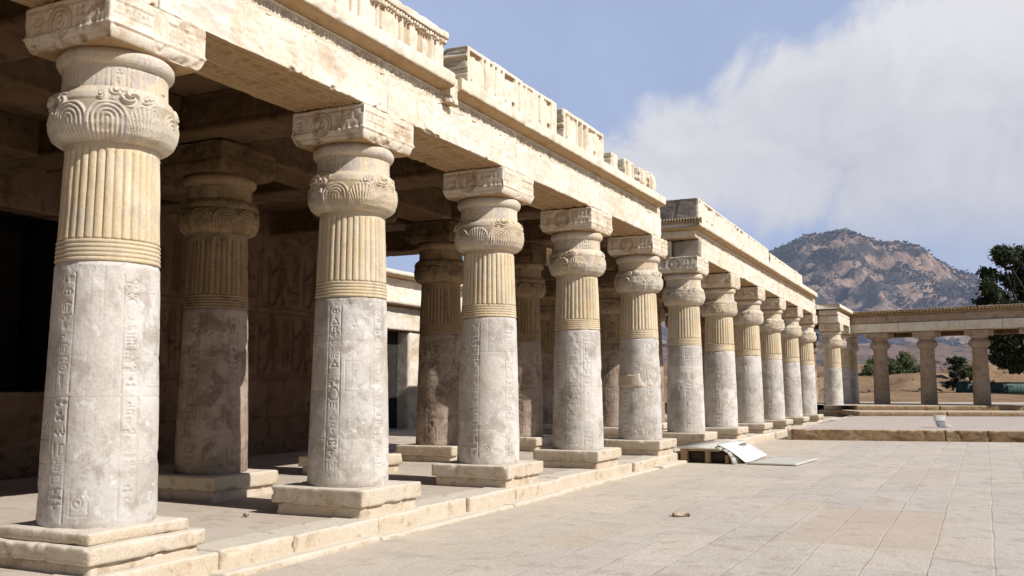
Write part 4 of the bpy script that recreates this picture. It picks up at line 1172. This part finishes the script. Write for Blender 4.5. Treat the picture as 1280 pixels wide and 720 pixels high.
# ridge top at b = 900, slope down towards the viewer; perspective of nearer points handled by real height
top = np.interp(a * DH / np.maximum(b, 700), ra, rz) * np.clip(b / DH, .6, 1.05)
t = np.clip((b - 450) / (DH - 450), 0, 1)
s = t ** .85
back = np.clip(1 - (b - DH) / 220, 0, 1)
crag = np.abs(fbm(Pw, .012, 41, 5, .55) - .5) * 2; f2 = fbm(Pw, .03, 43, 5, .6) - .5
hz = 19 + (top - 19) * s * back + (f2 * 44 - crag * 34 + 8) * np.clip(t * 3, 0, 1) * np.clip((1 - t) * 5 + .24, 0, 1)
# rocky terraces
st2 = 13.0; q = hz / st2 + (vnoise(Pw, .01, 48) - .5) * 2; fr_ = q - np.floor(q)
hz = hz + (np.floor(q) + fr_ ** 2.4 - q) * st2 * .8 * np.clip((1 - t) * 4, 0, 1)
Pw[:, 2] = hz
n = len(xa); I, J = np.meshgrid(np.arange(len(ya) - 1), np.arange(n - 1), indexing='ij')
F = np.stack([I * n + J, I * n + J + 1, (I + 1) * n + J + 1, (I + 1) * n + J], -1).reshape(-1, 4)
def hill_mat():
    m = bpy.data.materials.new('hill_rock'); m.use_nodes = True
    nt = m.node_tree; N = nt.nodes; L = nt.links; b = N['Principled BSDF']; b.inputs['Roughness'].default_value = 1; b.inputs['Specular IOR Level'].default_value = .05
    tc = N.new('ShaderNodeTexCoord')
    def nz(s, d=8, r=.65, dist=0):
        q = N.new('ShaderNodeTexNoise'); q.inputs['Scale'].default_value = s; q.inputs['Detail'].default_value = d; q.inputs['Roughness'].default_value = r; q.inputs['Distortion'].default_value = dist
        L.new(tc.outputs['Object'], q.inputs['Vector']); return q.outputs['Fac']
    def rp(src, stops):
        r = N.new('ShaderNodeValToRGB'); e = r.color_ramp.elements
        while len(e) < len(stops): e.new(.5)
        for x, (p, c) in zip(e, stops): x.position = p; x.color = c + (1,)
        L.new(src, r.inputs[0]); return r.outputs[0]
    rock = rp(nz(.07, 12, .75, .6), [(.34, (.11, .075, .06)), (.46, (.24, .165, .125)), (.56, (.30, .21, .16)), (.68, (.42, .30, .225))])
    veg = rp(nz(.12, 8, .7), [(.35, (.034, .033, .032)), (.65, (.085, .075, .066))])
    msk = N.new('ShaderNodeMapRange'); msk.interpolation_type = 'SMOOTHSTEP'; msk.inputs['From Min'].default_value = .475; msk.inputs['From Max'].default_value = .535
    L.new(nz(.024, 12, .74, .5), msk.inputs['Value'])
    mx = N.new('ShaderNodeMix'); mx.data_type = 'RGBA'; L.new(msk.outputs[0], mx.inputs[0]); L.new(rock, mx.inputs[6]); L.new(veg, mx.inputs[7])
    L.new(mx.outputs[2], b.inputs['Base Color']); b.inputs['Emission Color'].default_value = (.36, .43, .62, 1); b.inputs['Emission Strength'].default_value = .23  # distance haze put in as a faint blue glow of the rock
    bp = N.new('ShaderNodeBump'); bp.inputs['Strength'].default_value = .8; bp.inputs['Distance'].default_value = 5; L.new(nz(.09, 10, .72), bp.inputs['Height']); L.new(bp.outputs[0], b.inputs['Normal'])
    return m
o = obj('hill', mesh_np('hill', Pw, F, True), hill_mat()); tag(o, kind='structure')
# scrub on the hill: nobody could count it
rng2 = np.random.default_rng(5)
idx = rng2.integers(0, len(Pw), 30000); cand = Pw[idx]
den = fbm(cand, .02, 60, 4); tt_ = t[idx]
keep = (den > .52) | ((tt_ > .93) & (tt_ < .9999) & (rng2.random(len(idx)) < .75))
cand = cand[keep & (back[idx] > .95)][:16000]
N_ = len(cand); k = 7
cen = np.repeat(cand, k, 0) + rng2.normal(0, 1, (N_ * k, 3)) * np.array([1.3, 1.3, .6]) + np.array([0, 0, .7])
s_ = rng2.uniform(.4, 1.1, N_ * k)[:, None]
u = rng2.normal(0, 1, (N_ * k, 3)); u /= np.linalg.norm(u, axis=1, keepdims=True)
v = np.cross(u, rng2.normal(0, 1, (N_ * k, 3))); v /= np.linalg.norm(v, axis=1, keepdims=True)
Vq = np.stack([cen - u * s_ - v * s_, cen + u * s_ - v * s_ * .6, cen + u * s_ * .8 + v * s_, cen - u * s_ * .7 + v * s_ * .9], 1).reshape(-1, 3)
sm_ = plain('scrub_leaf', (.03, .034, .032), (.06, .06, .052), .05, 1, 0, 0); sb_ = sm_.node_tree.nodes['Principled BSDF']; sb_.inputs['Emission Color'].default_value = (.36, .43, .62, 1); sb_.inputs['Emission Strength'].default_value = .23  # same bluish emission added as haze over the scrub
o = obj('scrub', mesh_np('scrub', Vq, np.arange(len(Vq)).reshape(-1, 4), False), sm_)
tag(o, 'dark scrub and small trees covering the far rocky hill', 'scrub', kind='stuff')

def leaf_cloud(centres, radii, n, size, rng, squash=.8):
    c = np.array(centres, float); r = np.array(radii, float)
    w = r ** 2.2; pick = rng.choice(len(c), n, p=w / w.sum())
    d = rng.normal(0, 1, (n, 3)); d /= np.linalg.norm(d, axis=1, keepdims=True)
    rad = r[pick] * np.abs(rng.normal(0, .62, n))
    p = c[pick] + d * rad[:, None] * np.array([1, 1, squash])
    u = rng.normal(0, 1, (n, 3)); u /= np.linalg.norm(u, axis=1, keepdims=True)
    v = np.cross(u, rng.normal(0, 1, (n, 3))); v /= np.linalg.norm(v, axis=1, keepdims=True)
    s = (size * rng.uniform(.6, 1.4, n))[:, None]
    V = np.stack([p - u * s, p + v * s * .45, p + u * s, p - v * s * .45], 1).reshape(-1, 3)
    return V, np.arange(n * 4).reshape(-1, 4), {}

def tube(pts, r0, r1, na=8):
    pts = np.array(pts, float); n = len(pts); rings = []
    for i, p in enumerate(pts):
        d = pts[min(i + 1, n - 1)] - pts[max(i - 1, 0)]; d /= np.linalg.norm(d)
        a = np.cross(d, [.3, .9, .1]); a /= np.linalg.norm(a); b_ = np.cross(d, a)
        r = r0 + (r1 - r0) * i / (n - 1); th = np.arange(na) / na * 2 * math.pi
        rings.append(p + r * (np.cos(th)[:, None] * a + np.sin(th)[:, None] * b_))
    V = np.vstack(rings); I, J = np.meshgrid(np.arange(n - 1), np.arange(na), indexing='ij'); J2 = (J + 1) % na
    return V, np.stack([I * na + J, I * na + J2, (I + 1) * na + J2, (I + 1) * na + J], -1).reshape(-1, 4), {}

def spot(px, Z, z):
    """a place on the land given by bearing and distance, as world x, y"""
    k = (px - 640) / 1200 * Z
    # the view axis is pitched up 5.85 degrees; distance along the ground
    b_ = (Z - (z - 1.95) * .10196) / .99479
    return (RT[0] * k + FW[0] * b_, RT[1] * k + FW[1] * b_)

def bigtree(loc, label, seed, trunk_h, limbs, blobs, nleaf, size, mat):
    rng = np.random.default_rng(seed)
    t_ = empty('broadleaf_tree', label, 'tree', loc)
    parts = [tube([(0, 0, -.5), (.1, .05, trunk_h * .5), (.05, .2, trunk_h)], .32, .22, 12)]
    for b_ in blobs:
        c = np.array(b_[:3]); s0 = np.array([.05, .2, trunk_h])
        mid = s0 * .45 + c * .55 + rng.normal(0, .35, 3)
        parts.append(tube([s0, mid, c], .13, .03, 7))
        for q in range(4):
            parts.append(tube([mid * .4 + c * .6, c + rng.normal(0, .5, 3) * b_[3] * .8, c + rng.normal(0, .6, 3) * b_[3]], .035, .012, 5))
    V, F, A = join(parts); obj('trunk', mesh_np('trunk', V, F, True), M['bark'], t_)
    # break each blob into many small clumps so that sky shows through
    cs, rs = [], []
    for x, y, z, r in blobs:
        for q in range(int(12 + r * 14)):
            d = rng.normal(0, 1, 3); d /= np.linalg.norm(d)
            cs.append(np.array([x, y, z]) + d * r * rng.uniform(.35, 1.05)); rs.append(rng.uniform(.3, .62) * min(1.2, .5 + r * .4))
    V, F, A = leaf_cloud(cs, rs, nleaf, size, rng)
    obj('crown', mesh_np('crown', V, F, False), mat, t_)
    return t_

ty = spot(1290, 74, 6)
def ob(px, py, Z=74):
    return ((px - 1290) / 1200 * Z, 1.95 + (483 - py) / 1200 * Z)
bl = []
for px, py, r, dy in [(1262, 322, .9, 0), (1276, 345, 1.0, .4), (1253, 316, .5, -.3), (1240, 345, .6, .2), (1238, 362, .7, -.4), (1235, 380, .55, .3), (1248, 378, .9, .1), (1262, 392, 1.1, -.2),
                  (1236, 402, .9, .2), (1255, 415, 1.1, .5), (1278, 400, 1.3, .2), (1230, 420, .7, 0), (1248, 432, .75, .3), (1265, 438, .9, .1), (1285, 440, 1.2, 0), (1258, 452, .55, .2), (1243, 448, .4, .1), (1300, 350, 2.0, .5), (1310, 390, 2.2, .2), (1330, 430, 1.6, 0), (1285, 318, .8, .2), (1270, 458, .5, .3)]:
    dx, zz = ob(px, py)
    bl.append((dx * RT[0] + dy * FW[0], dx * RT[1] + dy * FW[1], zz - 1.3, r))
bigtree((ty[0], ty[1], 1.3), 'tall dark tree rising behind the right end of the far wing', 3, 3.2, 8, bl, 85000, .15, M['leaf_dark'])

def bush(label, px, py_base, Z, blobs, n, size, mat, seed, cat='bush'):
    rng = np.random.default_rng(seed)
    z0 = 1.95 + (483 - py_base) / 1200 * Z
    x, y = spot(px, Z, z0)
    t_ = empty('bush', label, cat, (x, y, z0))
    cs, rs, st_ = [], [], []
    for ppx, ppy, r in blobs:
        dx = (ppx - px) / 1200 * Z; zz = (py_base - ppy) / 1200 * Z; dy = rng.uniform(-.5, .5)
        c = np.array([dx * RT[0] + dy * FW[0], dx * RT[1] + dy * FW[1], zz])
        st_.append(tube([(0, 0, -.3), c * .5 + rng.normal(0, .1, 3), c], .06, .015, 5))
        for q in range(7):
            d = rng.normal(0, 1, 3); d /= np.linalg.norm(d); cs.append(c + d * r * rng.uniform(.2, 1.1)); rs.append(r * rng.uniform(.3, .65))
    V, F, A = join(st_); obj('stem', mesh_np('stem', V, F, True), M['bark'], t_)
    V, F, A = leaf_cloud(cs, rs, n, size, rng); obj('foliage', mesh_np('foliage', V, F, False), mat, t_)
G = 'bushes on the dry ground behind the wing'
bush('broad green bush between the first two far wing columns', 1130, 473, 92, [(1112, 458, .9), (1125, 455, 1.2), (1138, 458, 1.0), (1118, 466, .9), (1130, 465, 1.1), (1143, 464, .9), (1150, 468, .5), (1122, 462, .9), (1134, 460, .9), (1108, 467, .7)], 22000, .11, M['leaf_green'], 11)
bush('smaller green bush left of the first far wing column', 1092, 472, 92, [(1087, 463, .7), (1094, 459, .8), (1098, 467, .7), (1083, 468, .5)], 9000, .11, M['leaf_green'], 12)
bush('dark upright shrub standing on the sand mound', 1198, 466, 88, [(1196, 460, .5), (1200, 453, .6), (1194, 452, .45), (1203, 458, .5)], 3500, .1, M['leaf_dark'], 13)
bush('olive bush between the dark shrub and the wing column', 1212, 474, 86, [(1206, 466, .5), (1213, 462, .7), (1218, 466, .6), (1212, 470, .5)], 3500, .11, M['leaf_green'], 14)
bush('small black shrub halfway up the sand mound', 1192, 475, 84, [(1190, 469, .35), (1194, 469, .38), (1192, 472, .3)], 1600, .09, M['leaf_black'], 15)
bush('small black shrub at the left end of the teal fence', 1191, 484, 80, [(1188, 479, .35), (1193, 478, .4), (1195, 480, .3)], 1600, .09, M['leaf_black'], 16)

# dry tufts over the bare ground
nt_ = 1500; rg = np.random.default_rng(9); aa = rg.uniform(10, 130, nt_); bb = 80 + rg.random(nt_) ** 1.4 * 190
Pt = np.stack([aa * RT[0] + bb * FW[0], aa * RT[1] + bb * FW[1], np.zeros(nt_)], -1); Pt[:, 2] = land_h(Pt) + .1
V, F, A = leaf_cloud(Pt, rg.uniform(.15, .55, nt_) * (1 + (bb - 80) / 120), 24000, .16, rg, .5)
o = obj('dry_scrub', mesh_np('dry_scrub', V, F, False), leafmat('leaf_dry', (.06, .06, .03), (.16, .13, .07))); tag(o, 'low dry scrub dotted over the sandy ground', 'scrub', kind='stuff')

# teal sheet fence
fx0 = spot(1194, 77, 1.5); fe = empty('sheet_fence', 'low teal sheet fence standing on the sand behind the wing', 'fence', (fx0[0], fx0[1], 1.3), TH)
nx_ = 150; X = np.linspace(0, 9.5, nx_); rows = np.array([.05, .4, .95])
V = np.array([(x + (.55 * (z / .95 - .0) if i == 0 else 0), .006 * math.sin(x * 22), z) for z in rows for i, x in enumerate(X)])
I, J = np.meshgrid(np.arange(2), np.arange(nx_ - 1), indexing='ij'); F = np.stack([I * nx_ + J, I * nx_ + J + 1, (I + 1) * nx_ + J + 1, (I + 1) * nx_ + J], -1).reshape(-1, 4)
so = obj('sheet', mesh_np('sheet', V, F, True), M['teal'], fe)
md = so.modifiers.new('thick', 'SOLIDIFY'); md.thickness = .012
V, F, A = block((.5, -.05, .95), (9.5, .05, 1.0), .3, .01, 3, .003); obj('top_rail', mesh_np('top_rail', V, F, True), M['post'], fe)
for q in range(5):
    V, F, A = block((q * 2.3 + .7, .06, -.3), (q * 2.3 + .78, .13, .96), .1, .008, q, .002); obj('post', mesh_np('post', V, F, True), M['post'], fe)

# ------------------------------------------------------------------ sky, sun, camera
AZ, EL = R(-3), R(41)           # sun stands over the court side, a little behind the viewer
sd = Vector((math.cos(AZ) * math.cos(EL), math.sin(AZ) * math.cos(EL), math.sin(EL)))
sun = bpy.data.lights.new('sun', 'SUN'); sun.energy = 5.0; sun.angle = R(.53); sun.color = (1, .955, .89)
so = bpy.data.objects.new('sun', sun); col.objects.link(so); so.rotation_euler = (-sd).to_track_quat('-Z', 'Y').to_euler()

wd_ = bpy.data.worlds.new('World'); scene.world = wd_; wd_.use_nodes = True
nt = wd_.node_tree; N = nt.nodes; L = nt.links; N.clear()
out = N.new('ShaderNodeOutputWorld'); bg = N.new('ShaderNodeBackground'); bg.inputs['Strength'].default_value = .05
sky = N.new('ShaderNodeTexSky'); sky.sky_type = 'NISHITA'; sky.sun_disc = False; sky.sun_elevation = EL; sky.sun_rotation = math.pi / 2 - AZ
sky.air_density = 1.0; sky.dust_density = .7; sky.ozone_density = 2.5; sky.altitude = 400
bc = N.new('ShaderNodeBackground'); bc.inputs['Strength'].default_value = .76
mixs = N.new('ShaderNodeMixShader'); L.new(mixs.outputs[0], out.inputs[0]); L.new(bg.outputs[0], mixs.inputs[1]); L.new(bc.outputs[0], mixs.inputs[2]); L.new(sky.outputs[0], bg.inputs[0])
tc = N.new('ShaderNodeTexCoord'); dirv = tc.outputs['Generated']
def M2(op, a, b=None, clamp=False):
    x = N.new('ShaderNodeMath'); x.operation = op; x.use_clamp = clamp
    for i, v_ in enumerate((a, b)):
        if v_ is None: continue
        if isinstance(v_, (int, float)): x.inputs[i].default_value = v_
        else: L.new(v_, x.inputs[i])
    return x.outputs[0]
nz1 = N.new('ShaderNodeTexNoise'); nz1.inputs['Scale'].default_value = 3.2; nz1.inputs['Detail'].default_value = 9; nz1.inputs['Roughness'].default_value = .56
L.new(dirv, nz1.inputs['Vector'])
nz3 = N.new('ShaderNodeTexNoise'); nz3.inputs['Scale'].default_value = 11; nz3.inputs['Detail'].default_value = 8; nz3.inputs['Roughness'].default_value = .62; nz3.inputs['Distortion'].default_value = .6; L.new(dirv, nz3.inputs['Vector'])
def lobe(px, py, inner_, outer_):
    f_ = 1200.; ph = math.atan(123 / f_)
    Fh = np.array([FW[0], FW[1], 0]); Fv = math.cos(ph) * Fh + math.sin(ph) * np.array([0, 0, 1]); Uv = -math.sin(ph) * Fh + math.cos(ph) * np.array([0, 0, 1])
    d = Fv + np.array([RT[0], RT[1], 0]) * (px - 640) / f_ - Uv * (py - 360) / f_; d /= np.linalg.norm(d)
    vm = N.new('ShaderNodeVectorMath'); vm.operation = 'DISTANCE'; L.new(dirv, vm.inputs[0]); vm.inputs[1].default_value = tuple(d)
    mr = N.new('ShaderNodeMapRange'); mr.inputs['From Min'].default_value = inner_; mr.inputs['From Max'].default_value = outer_; mr.inputs['To Min'].default_value = 1; mr.inputs['To Max'].default_value = 0
    L.new(vm.outputs['Value'], mr.inputs['Value']); return mr.outputs[0]
den_ = lobe(1190, 172, .05, .20)
for a_ in [(990, 170, .03, .13), (855, 195, .0, .10), (1330, 185, .1, .24), (1080, 120, .02, .11), (790, 245, 0, .10), (1500, 210, .1, .33)]:
    den_ = M2('MAXIMUM', den_, lobe(*a_))
den_ = M2('ADD', den_, M2('MULTIPLY', M2('SUBTRACT', nz1.outputs['Fac'], .5), .9))
den_ = M2('ADD', den_, M2('MULTIPLY', M2('SUBTRACT', nz3.outputs['Fac'], .5), .75))
mk_ = N.new('ShaderNodeMapRange'); mk_.interpolation_type = 'SMOOTHSTEP'; mk_.inputs['From Min'].default_value = .24; mk_.inputs['From Max'].default_value = .60; mk_.inputs['To Max'].default_value = .93
L.new(den_, mk_.inputs['Value'])
sz = N.new('ShaderNodeSeparateXYZ'); L.new(dirv, sz.inputs[0])
lowf = N.new('ShaderNodeMapRange'); lowf.interpolation_type = 'SMOOTHSTEP'; lowf.inputs['From Min'].default_value = .10; lowf.inputs['From Max'].default_value = .185; lowf.inputs['To Min'].default_value = .12
L.new(M2('ADD', sz.outputs[2], M2('MULTIPLY', M2('SUBTRACT', nz1.outputs['Fac'], .5), .12)), lowf.inputs['Value'])
cmask = M2('MULTIPLY', mk_.outputs[0], lowf.outputs[0])
# added pale veil that brightens only this side of the sky
veil = M2('MULTIPLY', lobe(900, 250, .42, 1.0), M2('ADD', .60, M2('MULTIPLY', nz1.outputs['Fac'], .50)))
bv = N.new('ShaderNodeBackground'); bv.inputs['Color'].default_value = (.56, .68, .99, 1); bv.inputs['Strength'].default_value = .80
mv = N.new('ShaderNodeMixShader'); L.new(veil, mv.inputs[0]); L.new(bg.outputs[0], mv.inputs[1]); L.new(bv.outputs[0], mv.inputs[2]); L.new(mv.outputs[0], mixs.inputs[1])
L.new(cmask, mixs.inputs[0])
# cloud colour: white body, greyer and lilac underside where it is thick
cr_ = N.new('ShaderNodeMapRange'); cr_.inputs['From Min'].default_value = .12; cr_.inputs['From Max'].default_value = .36; L.new(M2('ADD', sz.outputs[2], M2('ADD', M2('MULTIPLY', M2('SUBTRACT', nz1.outputs['Fac'], .5), .4), M2('MULTIPLY', M2('SUBTRACT', nz3.outputs['Fac'], .5), .35))), cr_.inputs['Value'])
cm = N.new('ShaderNodeMix'); cm.data_type = 'RGBA'; L.new(cr_.outputs[0], cm.inputs[0]); cm.inputs[6].default_value = (.75, .77, .87, 1); cm.inputs[7].default_value = (1.04, 1.04, 1.08, 1)
L.new(cm.outputs[2], bc.inputs[0])

cam = bpy.data.cameras.new('camera'); cam.sensor_width = 36; cam.lens = 36 * 1200 / 1280; cam.clip_end = 8000; cam.clip_start = .1
co = bpy.data.objects.new('camera', cam); col.objects.link(co); co.location = (0, 0, 1.95)
co.rotation_euler = (R(90 + 5.852), 0, TH)
scene.camera = co

scene.render.engine = 'CYCLES'
scene.render.resolution_x = 1024; scene.render.resolution_y = 576
scene.view_settings.view_transform = 'Standard'; scene.view_settings.look = 'None'; scene.view_settings.exposure = 0; scene.view_settings.gamma = 1
scene.cycles.max_bounces = 8; scene.cycles.diffuse_bounces = 3
scene.cycles.use_denoising = True
